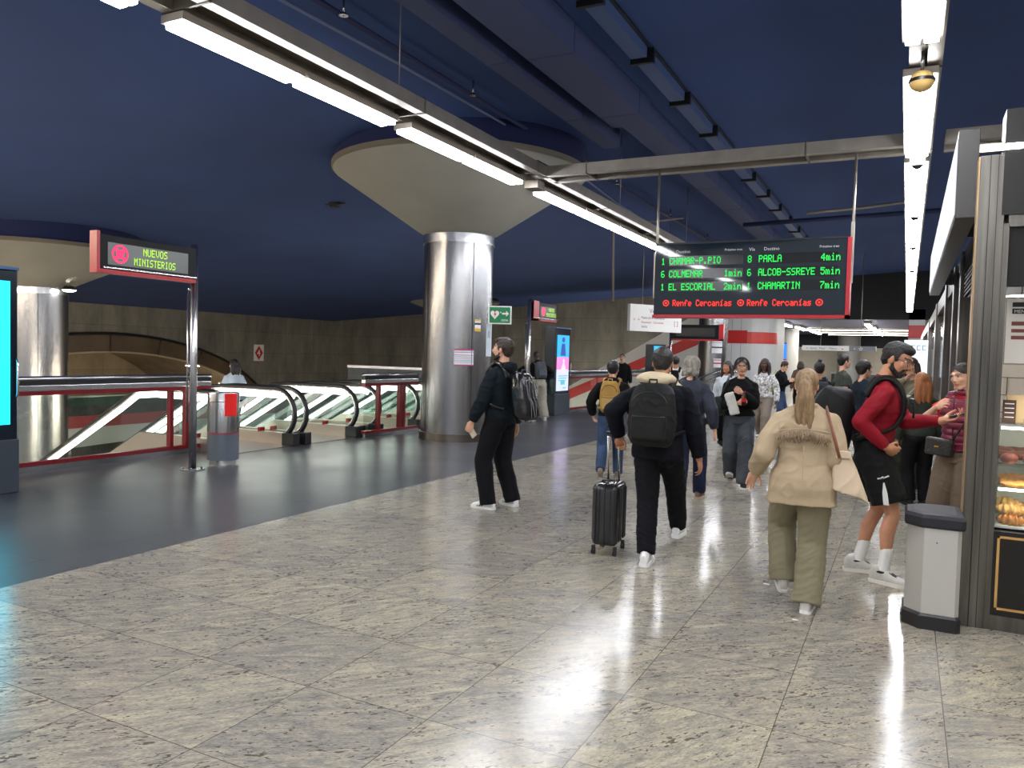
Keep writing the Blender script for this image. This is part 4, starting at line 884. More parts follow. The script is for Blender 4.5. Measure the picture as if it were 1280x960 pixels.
for k in range(3):
    e = empty('pendant_lamp', (KX+0.36+0.5*k, 6.6, 2.1), 0, ('white dome pendant lamp in the kiosk, nearest its corner post', 'white dome pendant lamp in the kiosk, second from the post', 'white dome pendant lamp in the kiosk, third from the post')[k], 'lamp', 'pendant lamps in the kiosk')
    MB().lathe((0, 0, 0), [(0.02, 0.14), (0.06, 0.1), (0.12, 0.0)], 24).build('shade', WHITE, e); MB().sph((0, 0, 0.02), 0.05, 12, 8).build('bulb', emit('warm_bulb', (255, 238, 210), 60), e); MB().cyl((0, 0, 0.14), (0, 0, 1.02), 0.004, 6).build('cord', BLACK, e)
# lights in the far passage
for i, (x_, y0, y1) in enumerate(((-5.4, 39, 42), (-5.2, 43, 47), (-5.0, 48, 53), (-1.7, 39, 42), (-1.6, 43, 47), (-1.5, 48, 54))):
    e = empty('strip_light', (x_, (y0+y1)/2, 3.3), 0, 'far strip light on the violet ceiling, ' + ('nearest', 'middle', 'farthest')[i % 3] + (' of left row' if i < 3 else ' of right row'), 'light', 'far passage lights ' + ('left' if i < 3 else 'right'))
    MB().b(-0.1, 0.1, -(y1-y0)/2, (y1-y0)/2, 0, 0.04).build('fluorescent_tube', emit('far_tube', (255, 250, 240), 75), e); MB().b(-0.12, 0.12, -(y1-y0)/2, (y1-y0)/2, 0.04, 0.14).build('housing', GALV, e)
for k in range(3):
    e = empty('strip_light', (-2.0+0.3*k, 46+4*k, 3.3), PI/2, ('nearest', 'middle', 'farthest')[k]+' of the far cross strip lights on the violet ceiling', 'light', 'far cross lights')
    MB().b(-0.05, 0.05, -3.2, 3.2, 0, 0.03).build('fluorescent_tube', emit('far_cross_tube', (255, 250, 240), 5), e); MB().b(-0.12, 0.12, -3.2, 3.2, 0.04, 0.14).build('housing', GALV, e)
for (x_, y_, t) in ((-6.6, 50, 'left of the far direction sign'), (-3.6, 58, 'behind the far direction sign')):
    o = MB().lathe((0, 0, 0), [(0.7, 0), (0.7, 3.5)], 32).build('column', mat('pale_column', (150, 150, 148), 0.5)); o.location = (x_, y_, 0); tag(o, 'pale round column in far passage ' + t, 'column')
for (x_, y_, s_) in ((-0.83, 5.75, 0.02), (-0.55, 5.05, 0.016), (-1.9, 7.6, 0.02)): 
    o = MB().b(-s_, s_, -s_*0.5, s_*0.5, 0, 0.003).build('paper_scrap', WHITE); o.location = (x_, y_, 0.0005); tag(o, 'tiny white paper scrap lying on the stone floor', 'scrap', 'paper scraps on the floor')
# ------------------------------------------------------------------ people
HOLD = bpy.data.collections.new('hold')
def remesh(B, vox, smooth=3, disp=None, post=None):
    me = bpy.data.meshes.new('tmp'); bmesh.ops.recalc_face_normals(B.bm, faces=B.bm.faces[:]); B.bm.to_mesh(me); B.bm.free()
    o = bpy.data.objects.new('tmp', me); C.objects.link(o)
    m = o.modifiers.new('r', 'REMESH'); m.mode = 'VOXEL'; m.voxel_size = vox; m.use_smooth_shade = True
    if smooth: s = o.modifiers.new('s', 'SMOOTH'); s.iterations = smooth; s.factor = 0.5
    dg = bpy.context.evaluated_depsgraph_get(); r = bpy.data.meshes.new_from_object(o.evaluated_get(dg))
    bpy.data.objects.remove(o); bpy.data.meshes.remove(me)
    n = len(r.vertices); co = np.empty(n*3); r.vertices.foreach_get('co', co); co = co.reshape(-1, 3)
    if disp:
        nr = np.empty(n*3); r.vertex_normals.foreach_get('vector', nr); nr = nr.reshape(-1, 3)
        co += nr*disp(co)[:, None]
    if post: co = post(co)
    r.vertices.foreach_set('co', co.reshape(-1)); r.polygons.foreach_set('use_smooth', [True]*len(r.polygons)); r.update()
    return r
_P = np.array([[noise.noise(Vector((i*0.731, j*1.137, 3.1))) for j in range(8)] for i in range(8)])
def folds(amp, fx=9, fz=16, seed=0):
    rs = np.random.RandomState(seed+3)
    W = [(rs.normal(0, 1, 3)*np.array([fx, fx, fz])*s, rs.rand()*6.28) for s in (0.6, 1, 1, 1.6, 1.9, 2.6)]
    def f(co):
        q = co + 0.025*np.sin(co[:, [1, 2, 0]]*23+1.3) ; t = np.zeros(len(co))
        for i, (w_, p) in enumerate(W): t += np.sin(q @ w_ + p)/(1+i*0.35)
        return amp*(1-np.abs(np.tanh(t*0.9))*1.5)
    return f
def assign(me, rules):
    """rules: list of (material index, function(co array of face centres) -> mask)"""
    n = len(me.polygons); c = np.empty(n*3); me.polygons.foreach_get('center', c); c = c.reshape(-1, 3)
    mi = np.zeros(n, dtype=np.int32)
    for k, f in rules: mi[f(c)] = k
    me.polygons.foreach_set('material_index', mi)
def capsule(B, a, b_, r0, r1, seg=14, flat0=False, flat1=False):
    a = Vector(a); b_ = Vector(b_); t = (b_-a); L_ = t.length; t.normalize()
    pts, rr = [], []
    if not flat0:
        for k in range(4): q = (k+0.4)/4; pts.append(a - t*r0*math.cos(q*PI/2)); rr.append(r0*math.sin(q*PI/2))
    pts += [a, b_]; rr += [r0, r1]
    if not flat1:
        for k in range(4): q = (3-k+0.4)/4; pts.append(b_ + t*r1*math.cos(q*PI/2)); rr.append(r1*math.sin(q*PI/2))
    B.tube(pts, rr, seg)
def limb(B, P, R, seg=14, flat1=False, flat0=False):
    for k in range(len(P)-1): capsule(B, P[k], P[k+1], R[k], R[k+1], seg, flat0 and k == 0, flat1 and k == len(P)-2)
def ik(a, b_, l1, l2, pole):
    a = Vector(a); b_ = Vector(b_); d = b_-a; L_ = d.length
    if L_ > (l1+l2)*0.995: b_ = a + d*((l1+l2)*0.995/L_); d = b_-a; L_ = d.length
    u = d/L_; x = (l1*l1-l2*l2+L_*L_)/(2*L_); h = math.sqrt(max(0, l1*l1-x*x))
    p = Vector(pole); p = p - u*p.dot(u)
    if p.length < 1e-4: p = Vector((0, 1, 0))
    p.normalize(); return a+u*x+p*h, b_
SKINS = {'light': (214, 166, 140), 'tan': (196, 140, 108), 'deep': (88, 60, 46), 'mid': (180, 128, 98)}
def skin(k): return mat('skin_'+k, SKINS[k], 0.5, 0, 0.06, 18, 0.05, 300, sss=0.12)
HAIRS = {'black': (24, 20, 19), 'dark_brown': (44, 32, 26), 'blond': (134, 108, 78), 'grey': (142, 136, 126), 'auburn': (150, 92, 52)}
def hairm(k): return mat('hair_'+k, HAIRS[k], 0.5, 0, 0.38, 60, 0.6, 160, stretch=(1, 1, 0.12))
EYEW = mat('eye_white', (225, 222, 216), 0.3); IRIS = mat('eye_iris', (42, 28, 20), 0.2); LIPS = {}
def hand(B, wrist, dirv, palmn, side, curl=0.5, pose=None, s=1.0, vox=0.005):
    """dirv: forearm direction, palmn: palm normal, side +1 right hand; pose: five curls, thumb first"""
    d = Vector(dirv).normalized(); n = Vector(palmn); n = (n-d*n.dot(d)).normalized(); t = d.cross(n)*side   # t: thumb side
    w_ = Vector(wrist)
    M = Matrix((t, n, d)).transposed()
    P = lambda a, b_, c: w_ + t*a*s + n*b_*s + d*c*s
    capsule(B, P(0, 0, -0.02), P(0, 0, 0.02), 0.026*s, 0.027*s)
    B.sph(P(-0.002, 0, 0.052), (0.042*s, 0.016*s, 0.048*s), 16, 10, M)
    B.sph(P(0.018, 0.008, 0.035), (0.02*s, 0.016*s, 0.032*s), 12, 8, M)
    cur = pose or [curl*0.8, curl, curl, curl*1.05, curl*1.1]
    fl = (0.078, 0.086, 0.079, 0.063)
    for i in range(4):
        x = 0.031-0.0208*i; sp = 0.10*(1.5-i)
        p = P(x, 0, 0.088 - (0.004 if i in (0,) else 0.010 if i == 3 else 0)); a = cur[i+1]*0.55
        ln = (0.45, 0.30, 0.25); r = 0.0088 if i < 3 else 0.0078
        prev = P(x*0.85, 0, 0.05); q = p; dd = lambda ang: (d*math.cos(ang) + n*math.sin(ang) + t*(sp*0.35)).normalized()
        capsule(B, prev, q, 0.0105*s, 0.0095*s, 8)
        for j, f in enumerate(ln):
            q2 = q + dd(a)*fl[i]*f*s; capsule(B, q, q2, (r-0.0006*j)*s, (r-0.0006*(j+1))*s, 8); q = q2; a += cur[i+1]*(1.15 if j == 0 else 0.8)
    c = cur[0]; q = P(0.026, 0.008, 0.022)
    for j, (ln, ang) in enumerate(((0.036, 0.85-c*0.3), (0.030, 0.55-c*0.6), (0.026, 0.35-c*0.9))):
        v = (t*math.sin(ang) + d*math.cos(ang) + n*(0.25+0.45*c)).normalized(); q2 = q+v*ln*s
        capsule(B, q, q2, (0.0125-0.0012*j)*s, (0.0115-0.0012*j)*s, 8); q = q2
def person(name_label, h=1.75, loc=(0, 0, 0), rz=0.0, female=False, w=1.0, sk='light', vox=0.006, lean=0.0, twist=0.0, head=(0, 0, 0),
           feet=None, hands=None, elbows=None, hposes=None, palms=None, hdirs=None, knees=None, hair='dark_brown', hairf=None, top=None, bottom=None, shoes=None, extra=None, beard=False, pelvis=0.0, eyes=True, group=None, belly=0.0):
    s = h/1.75; root = empty('person', loc, rz, name_label, 'person', group); root['_h'] = h
    Mx = Matrix.Scale(s, 4)
    # joints
    pz = 0.93+pelvis
    def up_(p):   # bend the upper body about the pelvis
        p = Vector(p); k = min(max((p.z-0.93)/0.3, 0), 1)
        q = Matrix.Rotation(-lean*k, 3, 'X') @ (p-Vector((0, 0, 0.93))); q = Matrix.Rotation(twist*k, 3, 'Z') @ q
        return q + Vector((0, 0, 0.93+pelvis))
    Ru = Matrix.Rotation(twist, 3, 'Z') @ Matrix.Rotation(-lean, 3, 'X')
    sw = (0.165 if female else 0.185)*w
    sh = {sd: up_((sd*sw, -0.005, 1.388)) for sd in (-1, 1)}
    hp = {sd: Vector((sd*0.088, 0, pz-0.02)) for sd in (-1, 1)}
    ft = feet or {-1: ((-0.11, 0.0), 0, 0.12), 1: ((0.11, 0.0), 0, -0.12)}   # (x,y[,z]), pitch, yaw
    ank, kn = {}, {}
    for sd in (-1, 1):
        (fx, fy, *fz), fp, fyw = ft[sd]; z = fz[0] if fz else 0.0
        a = Vector((fx, fy, 0.085+z)); k, a2 = ik(hp[sd], a, 0.43, 0.42, (knees or {}).get(sd, (sd*0.12, 1, 0))); kn[sd] = k; ank[sd] = a2
    hd = hands or {}; wr, el, hdir = {}, {}, {}
    for sd in (-1, 1):
        tgt = hd.get(sd, (sd*0.27, 0.03, 0.86)); pole = (elbows or {}).get(sd, (sd*0.35, -1, -0.1))
        e_, w_ = ik(sh[sd], tgt, 0.285, 0.255, pole); el[sd] = e_; wr[sd] = w_
        hdir[sd] = Vector((hdirs or {}).get(sd, (w_-e_).normalized()))
    nk0 = up_((0, -0.02, 1.45)); hc0 = up_((0, 0.012, 1.625))
    hy, hpit, hrl = head
    Rh = Ru @ Matrix.Rotation(hy, 3, 'Z') @ Matrix.Rotation(-hpit, 3, 'X') @ Matrix.Rotation(hrl, 3, 'Y')
    nb = up_((0, -0.012, 1.52)); hc = nb + Rh @ Vector((0, 0.022, 0.112))
    H = lambda x, y, z: hc + Rh @ Vector((x, y, z))
    # ---- torso sections: z, rx, ry, y offset
    if female: T = [(0.84, .10, .085, 0), (0.90, .162, .112, -.008), (0.97, .158, .108, -.005), (1.06, .125, .088, .005), (1.16, .125, .09, .01), (1.25, .142, .112, .016), (1.33, .150, .100, .006), (1.40, .142, .078, -.006), (1.445, .085, .062, -.012), (1.49, .055, .055, -.012)]
    else: T = [(0.84, .10, .085, 0), (0.90, .158, .108, 0), (0.97, .155, .108, 0), (1.06, .145, .10, .005), (1.16, .152, .104, .008), (1.25, .168, .114, .008), (1.33, .176, .108, 0), (1.40, .165, .085, -.01), (1.45, .095, .068, -.015), (1.49, .06, .06, -.012)]
    def torso(B, g=0.0, z0=0.84, z1=1.5, gx=None, flare=0.0, gtop=None, bl=belly):
        rings = []; zs = [t[0] for t in T]
        Z = sorted(set([z for z in zs if z0 < z < z1] + [z0, z1]))
        for z in Z:
            zz_ = max(zs[0], min(z, zs[-1]))
            rx, ry, yo = [float(np.interp(zz_, zs, [t[i] for t in T])) for i in (1, 2, 3)]
            if z < 0.9: rx, ry = max(rx, .155), max(ry, .108)
            gg = g*(1 if z < 1.40 else 0.7); fl = flare*max(0, (1.1-z))
            bb = bl*math.exp(-((z-1.08)/0.12)**2)
            rx = rx*w+(gx or gg)*(1 if z < 1.38 else 0.6)+fl; ry = ry*w+gg+fl+bb*0.5; yo += bb*0.5
            ring = []
            for k in range(28):
                a = 2*PI*k/28; ca, sa = math.cos(a), math.sin(a); pw = 0.82
                ring.append(up_((rx*math.copysign(abs(ca)**pw, ca), yo+ry*math.copysign(abs(sa)**pw, sa), z)))
            rings.append(ring)
        B.loft(rings)
    ts = {k: (v if isinstance(v, dict) else v) for k, v in (top or {}).items()}
    # ---- body
    B = MB(); torso(B, -0.012, 0.86, 1.49)
    capsule(B, up_((0, -0.02, 1.44)), nb + Rh @ Vector((0, 0.0, 0.05)), 0.054*(0.86 if female else 1.0), 0.050*(0.86 if female else 1.0))
    hw = 0.95 if female else 1.0
    B.sph(H(0, -0.014, 0.024), (0.077*hw, 0.096, 0.094), 20, 14, Rh)
    B.sph(H(0, 0.028, -0.022), (0.064*hw, 0.066, 0.082), 20, 14, Rh)
    B.sph(H(0, 0.050, -0.082), (0.034*hw, 0.036, 0.030), 14, 10, Rh)
    for sd in (-1, 1):
        capsule(B, H(sd*0.052*hw, 0.0, -0.055), H(sd*0.022, 0.062, -0.092), 0.020, 0.020, 10)
        B.sph(H(sd*0.040, 0.060, -0.020), (0.022, 0.020, 0.022), 12, 8, Rh)
        capsule(B, H(sd*0.012, 0.088, 0.032), H(sd*0.044, 0.074, 0.032), 0.010, 0.009, 8)
        B.sph(H(sd*0.0775*hw, -0.006, -0.010), (0.009, 0.018, 0.031), 12, 10, Rh @ Matrix.Rotation(sd*0.25, 3, 'Z'))
    capsule(B, H(0, 0.088, 0.020), H(0, 0.104 if female else 0.108, -0.022), 0.0070, 0.0095 if female else 0.0115, 8); B.sph(H(0.010, 0.098, -0.026), 0.0085, 8, 6); B.sph(H(-0.010, 0.098, -0.026), 0.0085, 8, 6)
    B.sph(H(0, 0.082, -0.052), (0.024, 0.014, 0.007), 12, 8, Rh); B.sph(H(0, 0.080, -0.064), (0.021, 0.014, 0.008), 12, 8, Rh)
    arm_w = 0.92 if female else 1.05
    for sd in (-1, 1):
        limb(B, [sh[sd]+Vector((-sd*.012, 0, -.028)), sh[sd].lerp(el[sd], .5), el[sd], el[sd].lerp(wr[sd], .35), wr[sd]], [0.034*arm_w, 0.041*arm_w, 0.037*arm_w, 0.041*arm_w, 0.026*arm_w])
        pn = (palms or {}).get(sd, (-sd, 0.15, 0)); hp_ = (hposes or {}).get(sd)
        hand(B, wr[sd], hdir[sd], pn, sd, 0.45, hp_, 0.94 if female else 1.02, vox)
        calf = kn[sd].lerp(ank[sd], 0.3)+Vector((0, -0.018, 0))
        limb(B, [hp[sd], hp[sd].lerp(kn[sd], .5), kn[sd]], [0.085*w, 0.070*w, 0.050]); limb(B, [kn[sd], calf, kn[sd].lerp(ank[sd], 0.7), ank[sd]], [0.048, 0.053, 0.036, 0.032])
        (fx, fy, *fz), fp, fyw = ft[sd]
        Rf = Matrix.Rotation(fyw, 3, 'Z') @ Matrix.Rotation(-fp, 3, 'X'); F_ = lambda x, y, z: ank[sd] + Rf @ Vector((x, y, z))
        capsule(B, F_(0, -0.03, -0.045), F_(0, 0.12, -0.055), 0.028, 0.022)
    Rhi = np.array(Rh.transposed()); hcn = np.array(hc)
    def post(co):
        q = (co-hcn) @ Rhi.T
        for sd in (-1, 1):
            d2 = ((q-np.array([sd*0.031, 0.088, 0.010]))**2 / np.array([0.018, 0.03, 0.012])**2).sum(1)
            q[:, 1] -= 0.012*np.exp(-d2)
        return q @ np.linalg.inv(Rhi.T) + hcn
    me = remesh(B, vox, 2, None, post); 
    def inH(c): return (c-hcn) @ Rhi.T
    lipm = mat('lips_'+sk, tuple(int(v*f) for v, f in zip(SKINS[sk], (0.88, 0.68, 0.68))), 0.4); browm = hairm(hair) if hair in ('black', 'dark_brown') else hairm('dark_brown')
    rules = [(1, lambda c: (lambda q: (np.abs(q[:, 0]) < 0.025) & (np.abs(q[:, 2]+0.058) < 0.011-0.004*np.abs(q[:, 0])/0.025) & (q[:, 1] > 0.08))(inH(c))),
             (2, lambda c: (lambda q: (np.abs(np.abs(q[:, 0])-0.033) < 0.019) & (np.abs(q[:, 2]-0.033-0.004*np.cos((np.abs(q[:, 0])-0.03)*60)) < (0.0026 if female else 0.0045)) & (q[:, 1] > 0.055))(inH(c)))]
    assign(me, rules)
    me.transform(Mx)
    for m_ in (skin(sk), lipm, browm): me.materials.append(m_)
    body = link_mesh('body', me, root)
    if eyes:
        for sd in (-1, 1):
            B = MB(); B.sph(H(sd*0.031, 0.072, 0.008), (0.0135, 0.013, 0.0095), 12, 8, Rh); B.mi = 1; B.sph(H(sd*0.031, 0.0805, 0.008), (0.0062, 0.005, 0.0062), 10, 6, Rh)
            B.mi = 2; B.tube([H(sd*0.031+x*0.015, 0.084-0.006*abs(x), 0.0165-0.003*x*x) for x in (-1, -.5, 0, .5, 1)], 0.0018, 6); B.build('eye', [EYEW, IRIS, browm], root, Mx)
    ctx = dict(root=root, Mx=Mx, s=s, H=H, Rh=Rh, up=up_, Ru=Ru, sh=sh, el=el, wr=wr, hp=hp, kn=kn, ank=ank, torso=torso, vox=vox, ft=ft, hc=hc, nb=nb, w=w, female=female, hdir=hdir, inH=inH, hw=hw, tz=[t[0] for t in T], tyo=[t[3] for t in T])
    ctx['try'] = [t[2] for t in T]
    def fin(n_, me, mats):
        me.transform(Mx)
        for m_ in mats: me.materials.append(m_)
        return link_mesh(n_, me, root)
    ctx['fin'] = fin
    # ---- hair
    if hairf: hairf(ctx, hairm(hair))
    if beard:
        B = MB()
        for sd in (-1, 1):
            capsule(B, H(sd*0.070, 0.004, -0.028), H(sd*0.056, 0.014, -0.066), 0.008, 0.017, 10); capsule(B, H(sd*0.056, 0.014, -0.066), H(sd*0.024, 0.062, -0.098), 0.019, 0.022, 10)
            capsule(B, H(sd*0.004, 0.094, -0.041), H(sd*0.027, 0.078, -0.052), 0.0065, 0.0065, 8); capsule(B, H(sd*0.028, 0.078, -0.05), H(sd*0.026, 0.066, -0.09), 0.010, 0.018, 8)
        B.sph(H(0, 0.068, -0.098), (0.028, 0.026, 0.022), 12, 8, Rh); B.sph(H(0, 0.086, -0.077), (0.012, 0.008, 0.008), 8, 6, Rh)
        fin('beard', remesh(B, max(vox*0.8, .0045), 1, folds(0.0015, 60, 60, 5)), [browm])
    # ---- trousers / shorts
    if bottom:
        b_ = bottom; B = MB(); g = b_.get('g', 0.014); fl = b_.get('flare', 1.0); zr = b_.get('rise', 1.03)
        torso(B, g*0.9, 0.86, zr, bl=0); r0, r1, r2 = b_.get('r', (0.098, 0.072, 0.062)); short = b_.get('short', 0)
        for sd in (-1, 1):
            k, a = kn[sd], ank[sd]
            B.sph(hp[sd]+Vector((-sd*.005, -0.022, -0.03)), (0.086*w+g*.3, 0.104*w+g*.3, 0.11))
            if short:
                e_ = hp[sd].lerp(k, short); limb(B, [hp[sd], e_], [r0+g*.4, r1+g], 16, True)
            else:
                a2 = a + (a-k).normalized()*b_.get('drop', 0.02)
                mid = hp[sd].lerp(k, .5)
                limb(B, [hp[sd], mid, k, k.lerp(a2, .5), a2], [r0+g*.4, (r0+r1)/2+g*.6, r1+g*.5, (r1+r2)/2+g*.5, r2+g*.5], 16, True)
        me = remesh(B, max(vox*1.3, 0.008), 4, folds(b_.get('amp', 0.005), 10, 20, int(h*100)))
        if b_.get('rules'): assign(me, b_['rules'](ctx))
        fin('shorts' if short else 'trousers', me, b_['m'] if isinstance(b_['m'], list) else [b_['m']])
    # ---- top
    if top:
        t_ = top; B = MB(); g = t_.get('g', 0.016); torso(B, g, t_.get('hem', 0.92), 1.455, None, t_.get('flare', 0.0), )
        slv = t_.get('sleeve', 'long'); ra = t_.get('ra', (0.066, 0.056, 0.044))
        for sd in (-1, 1):
            B.sph(sh[sd]+Ru @ Vector((-sd*0.022, 0, -0.012)), (0.056*w+g*.4, 0.056+g*.4, 0.048+g*.3), 16, 10, Ru)
            capsule(B, up_((sd*0.045, -0.018, 1.458)), sh[sd]+Ru @ Vector((-sd*0.02, 0, -0.012)), 0.036+g*.3, 0.044+g*.4)
            if slv == 'long':
                w2 = el[sd].lerp(wr[sd], t_.get('cuff', 0.97)); limb(B, [sh[sd]+Vector((-sd*.006, 0, -.018)), sh[sd].lerp(el[sd], .5), el[sd], el[sd].lerp(w2, .6), w2], [ra[0]*.78+g*.25, ra[0]*.92+g*.3, ra[1]+g*.3, (ra[1]+ra[2])/2+g*.3, ra[2]], 16, True)
            elif slv == 'short': limb(B, [sh[sd]+Vector((-sd*.006, 0, -.015)), sh[sd].lerp(el[sd], t_.get('slen', .6))], [ra[0]*.85+g*.3, ra[0]+g*.2], 16, True)
        if t_.get('collar'):
            c0, c1 = t_['collar']; 
            pts = [up_((c0*math.cos(a), -0.012+c0*math.sin(a), 1.47+0.012*math.sin(-a))) for a in [2*PI*k/18 for k in range(18)]]
            B.tube(pts, c1, 8, closed=True)
        if t_.get('hood'):
            B.sph(up_((0, -0.10, 1.455)), (0.115, 0.055, 0.060), 14, 10, Ru); B.tube([up_((sd_*0.085, -0.02+0.0*sd_, 1.475)) for sd_ in (-1,)]+[up_((-0.06, 0.05, 1.45)), up_((0.06, 0.05, 1.45)), up_((0.085, -0.02, 1.475))], 0.024, 8)
        if t_.get('more'): t_['more'](B, ctx)
        me = remesh(B, max(vox*1.3, 0.008), 4, folds(t_.get('amp', 0.005), 9, 15, int(h*77)))
        if t_.get('rules'): assign(me, t_['rules'](ctx))
        fin(t_.get('name', 'jacket'), me, t_['m'] if isinstance(t_['m'], list) else [t_['m']])
    # ---- shoes
    sm = shoes or {}
    for sd in (-1, 1):
        (fx, fy, *fz), fp, fyw = ft[sd]
        Rf = Matrix.Rotation(fyw, 3, 'Z') @ Matrix.Rotation(-fp, 3, 'X'); O_ = ank[sd]
        F_ = lambda x, y, z: O_ + Rf @ Vector((x, y, z-0.0))
        sec = [(-0.085, .026, .045, -.040), (-0.06, .036, .060, -.022), (-0.02, .040, .066, -.014), (0.03, .042, .052, -.028), (0.08, .047, .034, -.044), (0.13, .048, .026, -.052), (0.165, .036, .021, -.058), (0.185, .015, .012, -.066)]
        k_ = sm.get('len', 1.0)*(0.92 if female else 1.0)
        B = MB(); rings = []
        for y, rx, rz_, cz_ in sec:
            ring = []
            for j in range(16):
                a = 2*PI*j/16; zz0 = cz_+rz_*math.sin(a)
                ring.append(F_(rx*math.copysign(abs(math.cos(a))**0.75, math.cos(a)), y*k_, max(zz0, -0.075)))
            rings.append(ring)
        B.loft(rings); 
        me = remesh(B, max(vox, 0.006), 2); sh_ = fin('shoe', me, [sm.get('m', WHITE)])
        B = MB(); rings = []
        for y, rx in ((-0.092, .022), (-0.075, .038), (-0.02, .043), (0.05, .046), (0.12, .052), (0.165, .040), (0.19, .018)):
            rings.append([F_(x*rx, y*k_, z) for x, z in ((-1, -.088), (1, -.088), (1, -.060+0.004*math.sin(y*9)), (-1, -.060))])
        B.loft(rings); so = B.build('sole', sm.get('sole', WHITE), sh_, Mx)
        if sm.get('stripe'):
            for q in range(3):
                B = MB(); 
                for s2 in (-1, 1):
                    y = 0.035+0.026*q; B.loft([[F_(s2*xx, (y+dy)*k_, zz0) for xx, dy, zz0 in ((.0455, 0, -.058), (.0455, .014, -.058), (.034, -.012, -.004-0.006*q), (.034, -.024, -.004-0.006*q))], [F_(s2*(xx+.003), (y+dy)*k_, zz0) for xx, dy, zz0 in ((.0455, 0, -.058), (.0455, .014, -.058), (.034, -.012, -.004-0.006*q), (.034, -.024, -.004-0.006*q))]])
                B.build('stripe', BLACK, sh_, Mx)
        if sm.get('sock'):
            B = MB(); limb(B, [ank[sd]+Vector((0, 0, -0.03)), ank[sd].lerp(kn[sd], sm['sock'])], [0.040, 0.043], 16, True); fin('sock', remesh(B, 0.006, 2), [mat('sock_white', (232, 230, 226), 0.9, 0, 0, 1, 0.3, 90)])
    if extra: extra(ctx)
    return ctx
# ---- hair styles
def h_short(vol=1.0, top_=0.0, fade=False, frontz=0.055):
    def f(c, m):
        H, Rh = c['H'], c['Rh']; B = MB(); B.sph(H(0, -0.026, 0.034), (0.083*c['hw']*vol, 0.098*vol, 0.092*vol), 20, 14, Rh)
        B.sph(H(0, -0.055, 0.0), (0.070*vol, 0.058*vol, 0.082), 16, 12, Rh)
        if top_: B.sph(H(0, 0.015, 0.085), (0.062, 0.075, 0.030+top_), 16, 10, Rh)
        for sd in (-1, 1): B.sph(H(sd*0.070*c['hw'], 0.012, 0.015), (0.012, 0.022, 0.030), 10, 8, Rh)
        me = remesh(B, max(c['vox'], .006), 2, folds(0.003, 40, 40, 2)); 
        # keep the face free: cut away what lies in front of the hair line
        cut(me, c, lambda q: (q[:, 2] < frontz-(0.2*np.abs(q[:, 0]))) & (q[:, 1] > 0.030) | (q[:, 2] < -0.075))
        c['fin']('hair', me, [m])
    return f
def cut(me, c, fn):
    b = bmesh.new(); b.from_mesh(me); b.faces.ensure_lookup_table()
    ce = np.array([f.calc_center_median() for f in b.faces]); mk = fn(c['inH'](ce))
    bmesh.ops.delete(b, geom=[f for f, k in zip(b.faces, mk) if k], context='FACES'); b.to_mesh(me); b.free()
def h_long(length=0.28, back=True, front=False, vol=1.0, wide=0.085):
    def f(c, m):
        H, Rh = c['H'], c['Rh']; B = MB(); B.sph(H(0, -0.020, 0.032), (0.086*vol, 0.102*vol, 0.094*vol), 20, 14, Rh)
        for sd in (-1, 0, 1):
            B.tube([H(sd*0.045, -0.055, 0.03), H(sd*0.058, -0.078, -0.06), H(sd*0.065, -0.085, -0.06-length*0.5), H(sd*0.055, -0.085, -0.06-length)], [0.055, 0.056, 0.048, 0.014], 12)
        if front:
            for sd in (-1, 1): B.tube([H(sd*0.062, 0.01, 0.04), H(sd*wide, 0.01, -0.04), H(sd*(wide+.008), 0.02, -0.08-length*0.5), H(sd*wide, 0.03, -0.05-length)], [0.028, 0.032, 0.030, 0.010], 10)
        me = remesh(B, max(c['vox'], .006), 2, folds(0.004, 55, 8, 4)); cut(me, c, lambda q: (q[:, 2] < 0.055-0.35*np.abs(q[:, 0])) & (q[:, 1] > 0.050) & (np.abs(q[:, 0]) < 0.062)); c['fin']('hair', me, [m])
    return f
def h_pony(c, m):
    H, Rh = c['H'], c['Rh']; B = MB(); B.sph(H(0, -0.018, 0.030), (0.083, 0.103, 0.093), 20, 14, Rh); B.sph(H(0, -0.05, -0.02), (0.066, 0.055, 0.06), 16, 10, Rh)
    B.sph(H(0, -0.115, 0.045), 0.028, 10, 8)
    me = remesh(B, max(c['vox'], .006), 2, folds(0.0025, 60, 20, 4)); cut(me, c, lambda q: (q[:, 2] < 0.06-0.4*np.abs(q[:, 0])) & (q[:, 1] > 0.045)); o = c['fin']('hair', me, [m])
    B = MB(); 
    for dx, r_, l_ in ((-0.018, 0.026, .30), (0.015, 0.028, .33), (0.0, 0.024, .36)): B.tube([H(dx*.3, -0.112, 0.05), H(dx, -0.150, 0.0), H(dx*1.8, -0.150, -0.10), H(dx*2.4, -0.135, -0.22), H(dx*2.0, -0.12, -0.06-l_)], [0.016, r_, r_*1.2, r_*1.05, 0.005], 12)
    me = remesh(B, .006, 1, folds(0.0045, 75, 4, 9)); me.transform(c['Mx']); me.materials.append(m); t = link_mesh('ponytail', me, c['root'])
    B = MB(); B.tube([H(0.02*math.cos(a), -0.112, 0.048+0.02*math.sin(a)) for a in [2*PI*k/12 for k in range(12)]], 0.007, 8, closed=True); B.build('hair_tie', BLACK, c['root'], c['Mx'])
def h_bun(c, m):
    h_short(1.0)(c, m); B = MB(); B.sph(c['H'](0, -0.07, 0.125), (0.035, 0.035, 0.03), 12, 8); B.build('bun', m, c['root'], c['Mx'])
